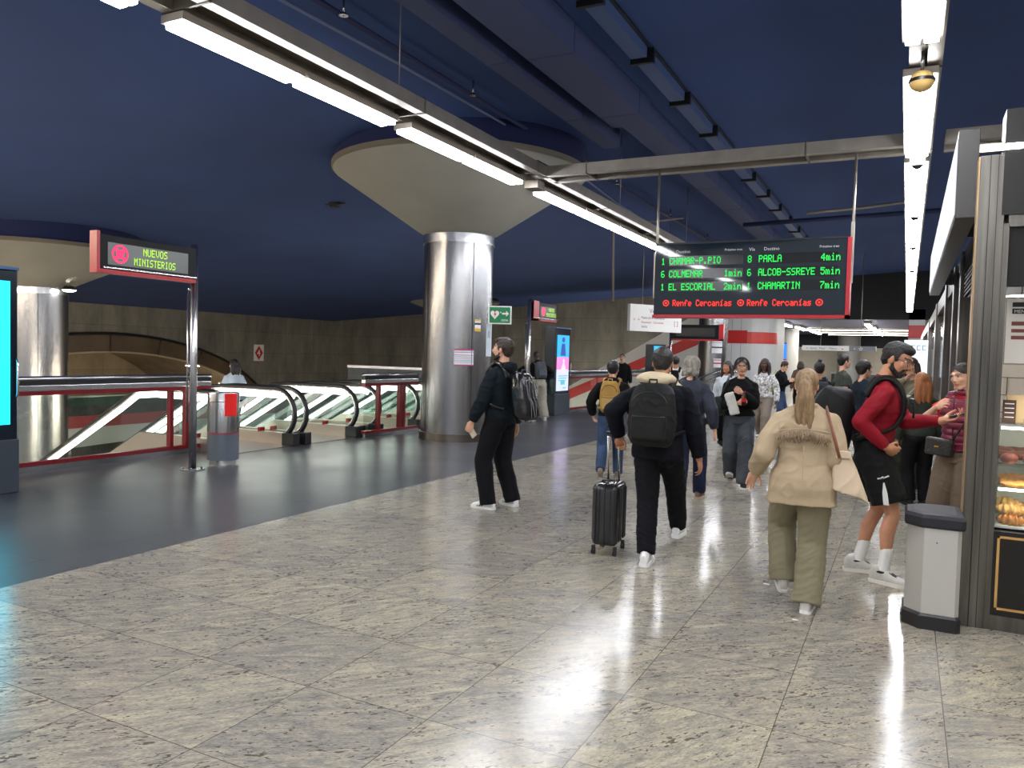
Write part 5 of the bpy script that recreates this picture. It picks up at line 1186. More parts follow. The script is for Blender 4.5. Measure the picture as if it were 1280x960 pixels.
# ---- bags
def backpack(c, d, w_, h_, m, label, z=1.26, pocket=True, y=None, name='backpack', straps=True, m2=None, sag=0.0, mesh=False, yo=0.0, tilt=0.0, gg=0.03):
    """worn on the back of the person of context c; a thing of its own"""
    up_, s = c['up'], c['s']; root = c['root']; g = 0.125*c['w']+0.01+yo
    M0 = root.matrix_basis @ Matrix.Scale(s, 4); rr = Matrix.LocRotScale(root.location, root.rotation_euler, None) @ Matrix.Scale(s, 4)
    ctr = up_((0, -g-d/2, z)); base = rr @ ctr
    e = empty(name, (base.x, base.y, base.z-h_/2*s), root.rotation_euler.z, label, 'backpack')
    inv = Matrix.LocRotScale(e.location, e.rotation_euler, None).inverted() @ rr
    R_ = c['Ru'] @ Matrix.Rotation(tilt, 3, 'X')
    Q = lambda x, y_, z_: ctr + R_ @ Vector((x, y_, z_))
    B = MB(); rings = []
    for ph in np.linspace(-1.5, 1.5, 19):
        sn = math.sin(ph); zz_ = h_/2*math.copysign(abs(sn)**0.62, sn); k = max(math.cos(ph), 0.02)**0.34; t = zz_/h_+0.5
        dd = d*(1.12-0.38*t)*0.5; ww = w_/2*(1.0-0.12*t**3)
        rings.append([Q(ww*k*math.copysign(abs(math.cos(a))**.6, math.cos(a)), dd*k*math.copysign(abs(math.sin(a))**.7, math.sin(a)) - sag*(1-t), zz_) for a in [2*PI*j/20 for j in range(20)]])
    B.loft(rings)
    me = remesh(B, 0.009, 5, folds(0.005, 14, 18, int(h_*100))); me.transform(inv); me.materials.append(m); link_mesh('bag', me, e)
    m2 = m2 or m
    if pocket:
        B = MB(); B.box(Q(0, -d*0.50, -h_*0.20), (w_*0.72, d*0.36, h_*0.42), R_, 0.03); B.sm = True; me = remesh(B, .008, 4, folds(0.003, 18, 18, 7)); me.transform(inv); me.materials.append(m2); link_mesh('front_pocket', me, e)
        B = MB(); B.tube([Q(w_*0.36*math.cos(a), -d*0.56+0.01*math.sin(a), h_*0.16+h_*0.20*math.sin(a)) for a in [PI*k/14 for k in range(15)]], 0.004, 6); B.tube([Q(-w_*0.33, -d*0.68, -h_*0.03), Q(w_*0.33, -d*0.68, -h_*0.03)], 0.004, 6); B.build('zip', BLACK, e, inv)
        B = MB(); B.tube([Q(-0.03, -d*0.12, h_*0.48), Q(-0.03, -d*0.12, h_*0.56), Q(0.03, -d*0.12, h_*0.56), Q(0.03, -d*0.12, h_*0.48)], 0.008, 8); B.build('handle', m2, e, inv)
    if straps:
        q = c['w']; T0 = z-1.26
        for sd in (-1, 1):
            a = 0.10*q; fr = lambda z_: float(np.interp(z_, c['tz'], c['try']))*q+float(np.interp(z_, c['tz'], c['tyo']))+gg
            P = [up_((sd*a*.8, -g+.012, 1.385+T0*.5)), up_((sd*a, -0.072*q-gg*.5, 1.437+gg*.4)), up_((sd*a*1.02, -0.02, 1.462+gg)), up_((sd*a*1.05, 0.035+gg*.5, 1.445+gg)), up_((sd*a*1.1, fr(1.38)+.002, 1.385+gg*.3)), up_((sd*a*1.2, fr(1.27)-.004, 1.27)), up_((sd*.148*q, fr(1.15)-.03, 1.14)), up_((sd*(.165*q+gg), 0.0, 1.08)), up_((sd*.13*q, -g, 1.08+T0*.5))]
            CC = [up_((sd*0.05, 0, p_)) for p_ in (1.36, 1.38, 1.38, 1.38, 1.34, 1.25, 1.12, 1.08, 1.08)]
            def cr3(A, i, t):
                p0, p1, p2, p3 = A[max(i-1, 0)], A[i], A[i+1], A[min(i+2, len(A)-1)]
                return 0.5*((2*p1)+(p2-p0)*t+(2*p0-5*p1+4*p2-p3)*t*t+(3*p1-p0-3*p2+p3)*t**3)
            P = [cr3(P, i, t) for i in range(8) for t in (0, .25, .5, .75)]+[P[-1]]; CC = [cr3(CC, i, t) for i in range(8) for t in (0, .25, .5, .75)]+[CC[-1]]
            B = MB(); B.sm = True; rings = []; n9 = len(P)
            for i, p in enumerate(P):
                t = (P[min(i+1, n9-1)]-P[max(i-1, 0)]).normalized(); n_ = (p-CC[i]); n_ = (n_-t*n_.dot(t)).normalized(); b2 = t.cross(n_); hw_ = 0.030-0.016*min(max((i-19)/4, 0), 1)
                rings.append([p+b2*hw_-n_*.004, p+b2*hw_*.8+n_*.012, p-b2*hw_*.8+n_*.012, p-b2*hw_-n_*.004])
            B.loft(rings); B.build('strap', m2, e, inv)
    e['_m'] = 0; del e['_m']
    return e, Q, inv
def cloth(name, col, var=0.12, rough=0.85, bump=0.25, bs=140): return mat(name, col, rough, 0, var, 5, bump, bs, spec=0.2)
DEG = math.radians
def place(name, c, p, label, cat, rz=None):
    """a loose thing near a person; p in the person's own frame (1.75 m scale)"""
    r = c['root']; W_ = Matrix.LocRotScale(r.location, r.rotation_euler, None) @ Matrix.Scale(c['s'], 4); q = W_ @ Vector(p)
    e = empty(name, q, r.rotation_euler.z if rz is None else rz, label, cat); return e, Matrix.LocRotScale(e.location, e.rotation_euler, None).inverted() @ W_
# 1 man at left looking at signs
navy = cloth('teal_navy_cloth', (15, 25, 32)); blk = cloth('black_cloth', (12, 12, 15)); blk2 = cloth('black_denim', (11, 12, 17))
def man1_top(B, c):
    up_ = c['up']; B.tube([up_((-0.07, 0.03, 1.47)), up_((-0.03, 0.085, 1.46)), up_((0.03, 0.085, 1.46)), up_((0.07, 0.03, 1.47))], 0.03, 8)
c1 = person('man standing in dark jacket and black trousers with white striped trainers, facing left', 1.75, (-3.72, 7.12, 0), DEG(82), vox=0.0055, sk='light', hair='dark_brown', hairf=h_short(1.02, 0.012, frontz=0.05), beard=True, head=(DEG(14), DEG(-3), 0), lean=DEG(-1), w=1.0,
    feet={-1: ((-0.15, 0.03), 0, 0.10), 1: ((0.16, -0.06), 0, -0.30)}, hands={-1: (-0.26, 0.21, 0.80), 1: (0.26, -0.02, 0.85)}, hposes={-1: [.7, .9, 1.0, 1.1, 1.1]},
    top=dict(m=navy, g=0.024, hem=0.86, ra=(0.074, 0.066, 0.050), collar=(0.062, 0.030), hood=True, name='jacket', amp=0.006, more=man1_top),
    bottom=dict(m=blk2, g=0.018, r=(0.105, 0.086, 0.072), rise=1.0, drop=0.04, amp=0.006), shoes=dict(m=mat('white_leather', (226, 226, 224), 0.45), sole=WHITE, stripe=True))
e, Q, inv = backpack(c1, 0.21, 0.31, 0.47, mat('glossy_black_nylon', (20, 20, 23), 0.22, 0, 0.2, 20, 0.4, 30), 'shiny black crinkled backpack on the man facing left', z=1.17, sag=0.09)
B = MB()
for k in range(7):
    P = [Q(0.02*math.sin(3*t+k*1.7)+(-0.11+0.036*k), -0.118-0.07*(1-t)-(0.03 if t < .5 else 0), -0.2+0.4*t) for t in np.linspace(0, 1, 9)]; B.tube(P, 0.0022, 5)
B.build('bungee_cord', mat('white_cord', (120, 120, 126), 0.4), e, inv)
e, iv = place('phone', c1, c1['wr'][-1]+Vector((0.02, 0.015, -0.10)), 'pale phone in the lowered hand of the man facing left', 'phone'); MB().box(c1['wr'][-1]+Vector((0.022, 0.02, -0.10)), (0.009, 0.14, 0.07), Matrix.Rotation(0.9, 3, 'X'), 0.003).build('case', mat('phone_beige', (196, 180, 164), 0.4), e, iv)
# 2 man with suitcase
navy2 = cloth('midnight_cloth', (9, 11, 20)); fleece = cloth('cream_fleece', (206, 190, 160), 0.15, 0.95, 0.5, 60)
def hood2(B, c):
    up_ = c['up']; B.sph(up_((-0.03, -0.085, 1.485)), (0.165, 0.080, 0.062), 14, 10, c['Ru']); B.tube([up_((-0.12, -0.04, 1.46)), up_((-0.085, 0.03, 1.475)), up_((0, 0.06, 1.46)), up_((0.085, 0.03, 1.475)), up_((0.12, -0.04, 1.46))], 0.026, 8)
def fleece_rule(c):
    f = np.array(c['up']((0, -0.05, 1.47)))
    return [(1, lambda q: (q[:, 2] > f[2]-0.012-0.10*np.maximum(0, q[:, 0])) & (np.abs(q[:, 0]) < 0.19))]
c2_ = person('man in midnight blue jacket walking away with a wheeled suitcase', 1.69, (-1.73, 6.02, 0), DEG(4), vox=0.006, sk='mid', hair='black', hairf=h_short(1.05, 0.01), w=1.10, eyes=False, head=(DEG(3), DEG(6), 0), lean=DEG(5),
    feet={1: ((0.10, 0.52), 0.0, -0.05), -1: ((-0.02, -0.24), 0, 0.05)}, knees={-1: (-0.05, 1, 0), 1: (0.2, 1, 0)}, pelvis=-0.015,
    hands={-1: (-0.33, -0.02, 0.985), 1: (0.32, 0.08, 0.84)}, elbows={-1: (-0.6, -1, 0), 1: (0.5, -1, 0)}, hposes={-1: [1.0, 1.4, 1.4, 1.4, 1.4], 1: [.3, .45, .5, .5, .6]}, palms={-1: (0.2, -0.1, -1)}, hdirs={-1: (0.05, 0.35, -0.55)},
    top=dict(m=[navy2, fleece], g=0.032, hem=0.84, ra=(0.072, 0.066, 0.053), name='jacket', amp=0.006, more=hood2, rules=fleece_rule, flare=0.03),
    bottom=dict(m=cloth('dark_chino', (11, 12, 18)), g=0.016, r=(0.108, 0.080, 0.066), drop=0.0), shoes=dict(m=WHITE, sole=WHITE))
backpack(c2_, 0.23, 0.38, 0.50, cloth('charcoal_nylon', (21, 22, 22), 0.15, 0.6), 'large charcoal backpack on the man pulling a suitcase', z=1.19, yo=0.02)
e = empty('suitcase', (-2.12, 6.02, 0), DEG(6), 'small dark hard shell wheeled suitcase with raised handle', 'suitcase')
shell = mat('suitcase_shell', (36, 36, 38), 0.22, 0.0, 0.15, 8, 0.25, 14)
B = MB(); B.sm = True; B.box((0, 0, 0.325), (0.215, 0.34, 0.50), None, 0.045); B.build('shell', shell, e)
B = MB(); B.sm = True
for x in (-0.075, -0.045, 0.045, 0.075): B.box((x, -0.172, 0.32), (0.012, 0.016, 0.42), None, 0.005)
for y in (-0.10, -0.05, 0.05, 0.10):
    for sx_ in (-1, 1): B.box((sx_*0.11, y, 0.32), (0.014, 0.014, 0.42), None, 0.005)
B.build('rib', shell, e)
MB().box((0, 0, 0.325), (0.008, 0.352, 0.512), None, 0.003).build('zip_seam', BLACK, e)
for sx_ in (-1, 1):
    for sy in (-1, 1):
        B = MB(); B.cyl((sx_*0.088-0.014, sy*0.14, 0.026), (sx_*0.088-0.004, sy*0.14, 0.026), 0.026, 16); B.cyl((sx_*0.088+0.004, sy*0.14, 0.026), (sx_*0.088+0.014, sy*0.14, 0.026), 0.026, 16); wh = B.build('wheel', RUBBER, e)
        MB().box((sx_*0.088, sy*0.14, 0.058), (0.03, 0.035, 0.04), None, 0.006).build('fork', BLACK, wh)
B = MB(); B.cyl((-0.045, 0.12, 0.57), (-0.045, 0.06, 0.955), 0.009, 10); B.cyl((0.045, 0.12, 0.57), (0.045, 0.06, 0.955), 0.009, 10); B.build('telescopic_tube', STEELP, e)
MB().box((0, 0.058, 0.965), (0.125, 0.028, 0.026), None, 0.009).build('grip', BLACK, e); B = MB(); B.tube([(-0.05, -0.06, 0.572), (-0.045, -0.06, 0.592), (0.045, -0.06, 0.592), (0.05, -0.06, 0.572)], 0.008, 8); B.build('top_handle', BLACK, e)
# 3 tan backpack, jeans and cap
jean = cloth('blue_jeans', (56, 74, 102), 0.35, 0.9)
c3_ = person('person in black hooded jacket, blue jeans and dark cap walking away', 1.55, (-3.38, 9.55, 0), DEG(12), vox=0.008, sk='light', hair='black', hairf=h_short(1.08), eyes=False, lean=DEG(4), w=1.04,
    feet={-1: ((-0.09, -0.30, 0.10), -0.75, 0.05), 1: ((0.09, 0.26), 0.0, -0.05)}, pelvis=-0.02, hands={-1: (-0.28, 0.08, 0.93), 1: (0.26, 0.18, 0.98)}, elbows={-1: (-0.35, -1, 0), 1: (0.35, -1, 0)},
    top=dict(m=blk, g=0.026, hem=0.95, ra=(0.076, 0.068, 0.052), hood=True, name='jacket'), bottom=dict(m=jean, g=0.016, r=(0.10, 0.076, 0.064)), shoes=dict(m=mat('taupe_shoe', (132, 118, 104), 0.7), sole=mat('sole_taupe', (150, 140, 128), 0.7)))
H = c3_['H']; B = MB(); B.sph(H(0, -0.02, 0.045), (0.090, 0.108, 0.090), 20, 12, c3_['Rh']); me = remesh(B, .008, 1); cut(me, c3_, lambda q: q[:, 2] < 0.02); c3_['fin']('cap', me, [mat('glossy_cap', (40, 42, 46), 0.35)])
B = MB(); B.sph(H(0, 0.10, 0.03), (0.07, 0.07, 0.008), 14, 8, c3_['Rh']); B.build('cap_peak', MATS['glossy_cap'], c3_['root'], c3_['Mx'])
tanm = cloth('mustard_canvas', (164, 128, 68), 0.12)
backpack(c3_, 0.17, 0.29, 0.46, tanm, 'mustard tan backpack on the person in blue jeans', z=1.22, m2=cloth('mustard_light', (178, 146, 88)))
# 4 grey haired person
def h_grey(c, m):
    H, Rh = c['H'], c['Rh']; B = MB(); B.sph(H(0, -0.028, 0.025), (0.105, 0.115, 0.105), 20, 14, Rh); B.sph(H(0, -0.05, -0.045), (0.100, 0.085, 0.075), 16, 10, Rh)
    for k in range(16): a = k*0.39; B.sph(H(0.085*math.cos(a), -0.045+0.07*math.sin(a*1.0), -0.085+0.02*math.sin(k*2.1)), 0.026, 8, 6)
    me = remesh(B, .008, 1, folds(0.008, 45, 45, 12)); cut(me, c, lambda q: (q[:, 1] > 0.045) & (q[:, 2] < 0.06)); c['fin']('hair', me, [m])
c4_ = person('grey haired person in dark blue grey jacket walking away', 1.63, (-2.17, 8.75, 0), DEG(2), female=True, w=1.12, vox=0.008, hair='grey', hairf=h_grey, eyes=False, head=(DEG(-8), DEG(4), 0), lean=DEG(3),
    feet={-1: ((-0.02, -0.30, 0.07), -0.6, 0.05), 1: ((0.12, 0.15), 0.0, -0.1)}, pelvis=-0.015, hands={1: (0.31, 0.0, 0.86), -1: (-0.28, 0.05, 0.88)},
    top=dict(m=cloth('slate_blue_nylon', (44, 47, 60), 0.1, 0.55), g=0.036, hem=0.93, ra=(0.070, 0.066, 0.052), name='jacket', cuff=.93, amp=0.008), bottom=dict(m=cloth('indigo_denim', (28, 34, 56)), g=0.02, r=(0.105, 0.078, 0.068)), shoes=dict(m=mat('brown_suede', (116, 98, 84), 0.8), sole=mat('sole_beige', (170, 150, 130), 0.8)))
# 5 woman with headphones
def h5(c, m):
    H, Rh = c['H'], c['Rh']; B = MB(); B.sph(H(0, -0.018, 0.030), (0.082, 0.104, 0.092), 20, 14, Rh); B.sph(H(0, -0.06, -0.06), (0.06, 0.05, 0.06), 12, 8, Rh)
    me = remesh(B, .006, 1, folds(0.002, 40, 40, 4)); cut(me, c, lambda q: (q[:, 2] < 0.078-0.75*np.abs(q[:, 0])) & (q[:, 1] > 0.02)); c['fin']('hair', me, [m])
c5_ = person('woman in black sweatshirt, glasses and big headphones walking towards the camera', 1.62, (-1.86, 10.1, 0), DEG(180+10), female=True, w=1.08, vox=0.0055, hair='black', hairf=h5, lean=DEG(1), head=(DEG(2), DEG(2), 0),
    feet={1: ((0.10, -0.20, 0.05), -0.5, -0.08), -1: ((-0.08, 0.22), 0.0, 0.08)}, pelvis=-0.01,
    hands={1: (0.03, 0.27, 1.14), -1: (-0.02, 0.27, 1.28)}, elbows={1: (0.75, -0.6, -0.8), -1: (-0.75, -0.6, -0.8)}, palms={1: (-0.2, -1, 0.2), -1: (0.2, -1, 0)}, hdirs={1: (-0.9, 0.3, 0.15), -1: (0.75, 0.3, 0.35)}, hposes={1: [.5, .9, .9, .9, .9], -1: [.6, 1.1, 1.2, 1.2, 1.2]},
    top=dict(m=cloth('black_sweat', (11, 11, 13)), g=0.030, hem=0.97, ra=(0.068, 0.068, 0.048), name='sweatshirt', cuff=.9, amp=0.007, collar=(0.066, 0.016)), bottom=dict(m=cloth('charcoal_denim', (66, 71, 78), 0.25), g=0.022, r=(0.108, 0.092, 0.086), rise=1.05, drop=0.03, amp=0.007), shoes=dict(m=BLACKM, sole=mat('off_white', (200, 198, 190), 0.6)))
H = c5_['H']; Rh = c5_['Rh']
B = MB(); B.tube([H(0.094*math.cos(a), -0.008, 0.02+0.108*math.sin(a)) for a in np.linspace(0.05, PI-0.05, 16)], 0.011, 10); hb = B.build('headphone_band', mat('headphone_dark', (58, 58, 62), 0.35), c5_['root'], c5_['Mx'])
for sd in (-1, 1):
    B = MB(); B.cyl(H(sd*0.080, -0.006, -0.005), H(sd*0.112, -0.006, -0.005), 0.042, 22, 0.036); B.build('ear_cup', MATS['headphone_dark'], c5_['root'], c5_['Mx'])
def glasses(c, m, r=0.024):
    H = c['H']; B = MB()
    for sd in (-1, 1):
        B.tube([H(sd*0.032+r*math.cos(a), 0.101-0.004*abs(math.cos(a)), 0.004+r*0.86*math.sin(a)) for a in [2*PI*k/20 for k in range(20)]], 0.0016, 6, closed=True)
        B.tube([H(sd*(0.032+r), 0.098, 0.01), H(sd*0.076, 0.06, 0.012), H(sd*0.080, 0.0, 0.008)], 0.0016, 6)
    B.tube([H(-0.009, 0.104, 0.008), H(0, 0.108, 0.011), H(0.009, 0.104, 0.008)], 0.0016, 6); B.build('glasses', m, c['root'], c['Mx'])
glasses(c5_, mat('thin_frame', (120, 96, 84), 0.3, 0.7))
W5 = Matrix.LocRotScale(c5_['root'].location, c5_['root'].rotation_euler, None) @ Matrix.Scale(c5_['s'], 4)
e, iv = place('drink_bottle', c5_, (-0.045, 0.325, 1.16), 'dark cola bottle with red label in the hands of headphones woman', 'bottle')
B = MB(); B.lathe((-0.045, 0.325, 1.11), [(0.001, 0), (0.030, 0.002), (0.032, 0.04), (0.030, 0.08), (0.032, 0.12), (0.016, 0.165), (0.012, 0.175)], 20); B.build('bottle', mat('cola_dark', (44, 18, 14), 0.1), e, iv)
B = MB(); B.lathe((-0.045, 0.325, 1.11), [(0.0325, 0.055), (0.0325, 0.105)], 20); B.build('label', mat('cola_red', (190, 30, 36), 0.4), e, iv); B = MB(); B.lathe((-0.045, 0.325, 1.11), [(0.014, 0.175), (0.014, 0.195), (0.001, 0.196)], 16); B.build('cap', MATS['cola_red'], e, iv)
e, iv = place('paper_package', c5_, (0.10, 0.27, 1.12), 'white wrapped paper package under the arm of headphones woman', 'package')
B = MB(); B.box((0.105, 0.285, 1.13), (0.125, 0.05, 0.30), Matrix.Rotation(0.32, 3, 'Y'), 0.015); me = remesh(B, .007, 2, folds(0.005, 30, 30, 3)); me.transform(iv); me.materials.append(mat('white_wrap', (208, 208, 204), 0.7)); link_mesh('wrapping', me, e)
e, iv = place('shoulder_bag', c5_, (0.26, 0, 1.0), 'dark green shoulder bag at the side of headphones woman', 'bag')
B = MB(); B.box((0.29, -0.02, 1.08), (0.13, 0.30, 0.26), None, 0.04); me = remesh(B, .008, 3, folds(0.006, 14, 14, 8)); me.transform(iv); me.materials.append(cloth('dark_green_bag', (30, 42, 38), 0.1, 0.5)); link_mesh('bag', me, e)
B = MB(); B.tube([(0.27, -0.12, 1.18), (0.19, -0.09, 1.40), (0.155, -0.02, 1.515), (0.175, 0.10, 1.40), (0.27, 0.10, 1.18)], 0.012, 8); B.build('strap', BLACK, e, iv)
# 6 woman in beige denim jacket
bei = cloth('beige_denim', (168, 150, 124), 0.08, 0.85, 0.2); beid = cloth('beige_fringe', (136, 118, 98), 0.25, 0.9, 0.8, 60)
c6_ = person('woman in beige jacket and olive trousers with long blond ponytail, walking away', 1.555, (-0.57, 5.32, 0), DEG(6), female=True, w=1.10, vox=0.005, hair='blond', hairf=h_pony, eyes=False, head=(DEG(-2), DEG(2), 0), lean=DEG(2),
    feet={-1: ((-0.11, 0.16, 0.09), -0.5, 0.25), 1: ((0.06, -0.06), 0.0, -0.1)}, knees={-1: (-0.2, 1, 0)}, pelvis=-0.005,
    hands={-1: (-0.335, 0.11, 0.965), 1: (0.22, 0.20, 1.00)}, elbows={-1: (-0.05, -1, -0.2), 1: (0.15, -1.0, -0.3)}, hposes={-1: [.0, .15, .2, .3, .5]}, palms={-1: (0.3, -1, 0)}, hdirs={-1: (-0.35, 0.25, -0.9)},
    top=dict(m=[bei, beid], g=0.038, hem=0.78, ra=(0.070, 0.066, 0.054), name='jacket', cuff=.94, collar=(0.066, 0.026), amp=0.007, flare=0.10), bottom=dict(m=cloth('olive_cotton', (128, 122, 100), 0.1), g=0.02, r=(0.110, 0.092, 0.092), drop=0.03, amp=0.006), shoes=dict(m=mat('grey_white_shoe', (206, 202, 196), 0.6), sole=WHITE))
# yoke seam and fringe on its back
B = MB(); rn = random.Random(4); up_ = c6_['up']
ybk = lambda x: -0.165-0.012*math.cos(x*8)
for k in range(70):
    x = -0.165+0.33*k/69; z0 = 1.305-0.9*abs(x)**2+rn.uniform(-.006, .006); l = 0.085*rn.uniform(.5, 1.0); yb = -0.172+0.9*x*x
    B.tube([up_((x, yb, z0)), up_((x+rn.uniform(-.012, .012), yb-0.012, z0-l*.5)), up_((x+rn.uniform(-.015, .015), yb-0.004, z0-l))], 0.0042, 5)
B.build('back_fringe', beid, c6_['root'], c6_['Mx'])
B = MB(); B.tube([up_((x, -0.168+0.8*x*x, 1.318-0.7*x*x)) for x in np.linspace(-.17, .17, 11)], 0.004, 6); 
for sx_ in (0.0,): B.tube([up_((sx_, -0.176+0.9*sx_*sx_, z_)) for z_ in np.linspace(1.2, 0.86, 6)], 0.0025, 5)
B.build('seam', bei, c6_['root'], c6_['Mx'])
e, iv = place('tote_bag', c6_, (0.25, 0, 0.95), 'beige leather tote bag with brown strap on the shoulder of beige jacket woman', 'bag')
B = MB(); rings = []
for t in np.linspace(0, 1, 8):
    z_ = 0.87+0.30*t; wd = 0.21*(1-0.62*t); dp = 0.075*(1-0.45*t); cx = 0.275-0.02*t+0.035*(1-t)
    rings.append([Vector((cx+wd*0.85*math.copysign(abs(math.cos(a))**.5, math.cos(a))*0.72, -0.06+dp*math.copysign(abs(math.sin(a))**.5, math.sin(a)), z_-0.05*math.cos(a)*(1-t))) for a in [2*PI*j/20 for j in range(20)]])
B.loft(rings); me = remesh(B, .007, 3, folds(0.004, 12, 12, 21)); me.transform(iv); me.materials.append(mat('beige_leather', (196, 176, 150), 0.45, 0, 0.06, 6)); link_mesh('bag', me, e)
B = MB(); B.tube([(0.235, -0.13, 1.13), (0.20, -0.165, 1.26), (0.165, -0.135, 1.38), (0.145, -0.07, 1.452), (0.140, 0.0, 1.470), (0.155, 0.09, 1.40), (0.25, 0.06, 1.14)], 0.017, 8, ry=0.006); B.build('strap', mat('tan_strap', (138, 92, 76), 0.5), e, iv)
B = MB(); B.box((0.262, -0.115, 1.15), (0.10, 0.02, 0.055), Matrix.Rotation(-0.1, 3, 'X'), 0.008); B.build('flap', MATS['beige_leather'], e, iv)
# 7 man in red shirt and shorts
redc = cloth('crimson_jersey', (132, 16, 32), 0.14, 0.7, 0.15); sho = cloth('black_shorts', (14, 15, 17), 0.1, 0.7)
def r7(c): return []
c7_ = person('bearded man in crimson shirt and black shorts looking at a phone', 1.77, (-0.19, 6.36, 0), DEG(-84), vox=0.005, sk='tan', hair='black', hairf=h_short(0.99, 0.014, frontz=0.062), beard=True, w=1.0, lean=DEG(7), head=(DEG(-24), DEG(18), 0), pelvis=0.0,
    feet={1: ((0.13, 0.08), 0, -0.45), -1: ((-0.14, -0.08), 0, 0.1)}, hands={-1: (-0.03, 0.43, 1.18), 1: (0.20, 0.06, 0.985)}, elbows={-1: (-0.7, -1, -0.6), 1: (0.35, -1.2, 0)},
    palms={-1: (0.2, -0.2, 1), 1: (-1, 0.3, 0)}, hdirs={-1: (0.15, 0.9, 0.25), 1: (-0.5, 0.7, -0.35)}, hposes={-1: [.2, .7, .6, .6, .7], 1: [.6, 1.0, 1.1, 1.2, 1.2]},
    top=dict(m=redc, g=0.012, hem=0.93, ra=(0.064, 0.055, 0.040), name='shirt', collar=(0.056, 0.016), amp=0.005), bottom=dict(m=sho, g=0.026, r=(0.105, 0.098, 0.09), short=0.80, rise=1.03, amp=0.005),
    shoes=dict(m=mat('grey_runner', (196, 194, 188), 0.6, 0, .1, 40), sole=mat('cream_sole', (222, 218, 208), 0.6), sock=0.42))
glasses(c7_, BLACK, 0.022)
for sd in (-1, 1):   # white flash on the shorts and dark tongue on the shoes
    k, hp_ = c7_['kn'][sd], c7_['hp'][sd]
    f = lambda t, a, r: hp_.lerp(k, t)+Vector((sd*r*math.cos(a), r*math.sin(a)*1.0, 0))
    B = MB(); B.loft([[f(0.42, -0.05, 0.118), f(0.42, 0.02, 0.118), f(0.42, 0.02, 0.126), f(0.42, -0.05, 0.126)], [f(0.6, -0.25, 0.125), f(0.6, 0.0, 0.125), f(0.6, 0.0, 0.131), f(0.6, -0.25, 0.131)], [f(0.80, -0.38, 0.126), f(0.80, -0.1, 0.126), f(0.80, -0.1, 0.133), f(0.80, -0.38, 0.133)]]); B.build('white_flash', WHITE, c7_['root'], c7_['Mx'])
    B = MB(); B.tube([f(0.36, -0.28, 0.128), f(0.35, -0.1, 0.132), f(0.32, 0.05, 0.132), f(0.345, 0.0, 0.133), f(0.30, 0.35, 0.130)], 0.006, 6); B.build('logo', WHITE, c7_['root'], c7_['Mx'])
    a_ = c7_['ank'][sd]; yw = c7_['ft'][sd][2]; Rf = Matrix.Rotation(yw, 3, 'Z')
    B = MB(); B.box(a_+Rf @ Vector((0, 0.075, -0.012)), (0.045, 0.09, 0.012), Rf @ Matrix.Rotation(-0.45, 3, 'X'), 0.004); B.sph(a_+Vector((0, 0, 0.0)), (0.045, 0.05, 0.018)); B.build('lace_panel', BLACKM, c7_['root'], c7_['Mx'])
backpack(c7_, 0.34, 0.36, 0.46, cloth('black_nylon', (18, 19, 20), 0.1, 0.6), 'bulky black backpack on the man in the crimson shirt', z=1.14, sag=0.04, gg=0.014)
B = MB(); 
e, iv = place('camera_clip', c7_, c7_['up']((0.10, 0.17, 1.33)), 'small black strap buckle clip on the chest of crimson shirt man', 'clip'); p = c7_['up']((0.10, 0.175, 1.34)); B.box(p, (0.05, 0.03, 0.04), None, 0.006); B.tube([p, p+Vector((0, 0.012, -0.03)), p+Vector((0, 0.010, -0.12))], 0.008, 6); B.build('clip', BLACK, e, iv)
hnd = c7_['wr'][-1]; e, iv = place('phone', c7_, hnd+Vector((0.02, 0.10, 0.05)), 'black phone held by the man in the crimson shirt', 'phone'); MB().box(hnd+Vector((0.02, 0.115, 0.052)), (0.075, 0.155, 0.010), Matrix.Rotation(0.25, 3, 'X'), 0.003).build('case', mat('phone_black', (16, 17, 20), 0.12), e, iv)
# 8 woman in burgundy vest
vest = mat('burgundy_puffer', (110, 28, 54), 0.38, 0, 0.1, 8); rt_ = cloth('scarlet_tee', (200, 34, 44))
def quilt(co):
    f = 0.012*(np.abs(np.sin((co[:, 2]-0.04*np.abs(co[:, 0]))*PI/0.058))**0.6-0.6)
    return f
def vest8(c):
    B = MB(); c['torso'](B, 0.034, 0.97, 1.44)
    for sd in (-1, 1): capsule(B, c['up']((sd*0.05, -0.015, 1.455)), c['up']((sd*0.125, -0.01, 1.44)), 0.045, 0.045)
    pts = [c['up']((0.062*math.cos(a), -0.012+0.062*math.sin(a), 1.485)) for a in [2*PI*k/18 for k in range(18)]]; B.tube(pts, 0.028, 8, closed=True)
    c['fin']('vest', remesh(B, .006, 3, quilt), [vest])
    B = MB(); B.tube([c['up']((0, 0.148-0.02*abs(z-1.25)*4, z)) for z in np.linspace(0.99, 1.46, 8)], 0.005, 6); B.build('zip', BLACK, c['root'], c['Mx'])
c8_ = person('woman in burgundy padded vest and brown trousers by the kiosk post', 1.62, (0.43, 7.38, 0), DEG(143), female=True, w=1.02, vox=0.005, sk='light', hair='black', hairf=h5, head=(DEG(-6), DEG(10), DEG(4)),
    feet={-1: ((-0.13, 0.02), 0, 0.15), 1: ((0.12, 0.0), 0, -0.15)}, hands={1: (0.09, 0.24, 1.35), -1: (-0.24, 0.12, 0.92)}, elbows={1: (1.1, 0.0, -1), -1: (-0.5, -1, -0.4)}, hdirs={1: (-0.8, 0.25, 0.4)}, palms={1: (-0.2, -1, -0.2)}, hposes={1: [.5, .7, .9, 1.0, 1.1]},
    top=dict(m=rt_, g=0.016, hem=0.98, sleeve='short', slen=0.42, ra=(0.060, 0.06, 0.05), name='tee'), bottom=dict(m=cloth('brown_cord', (104, 90, 76), 0.12), g=0.026, r=(0.112, 0.10, 0.10), rise=1.06, drop=0.03), shoes=dict(m=BLACKM, sole=WHITE), extra=vest8)
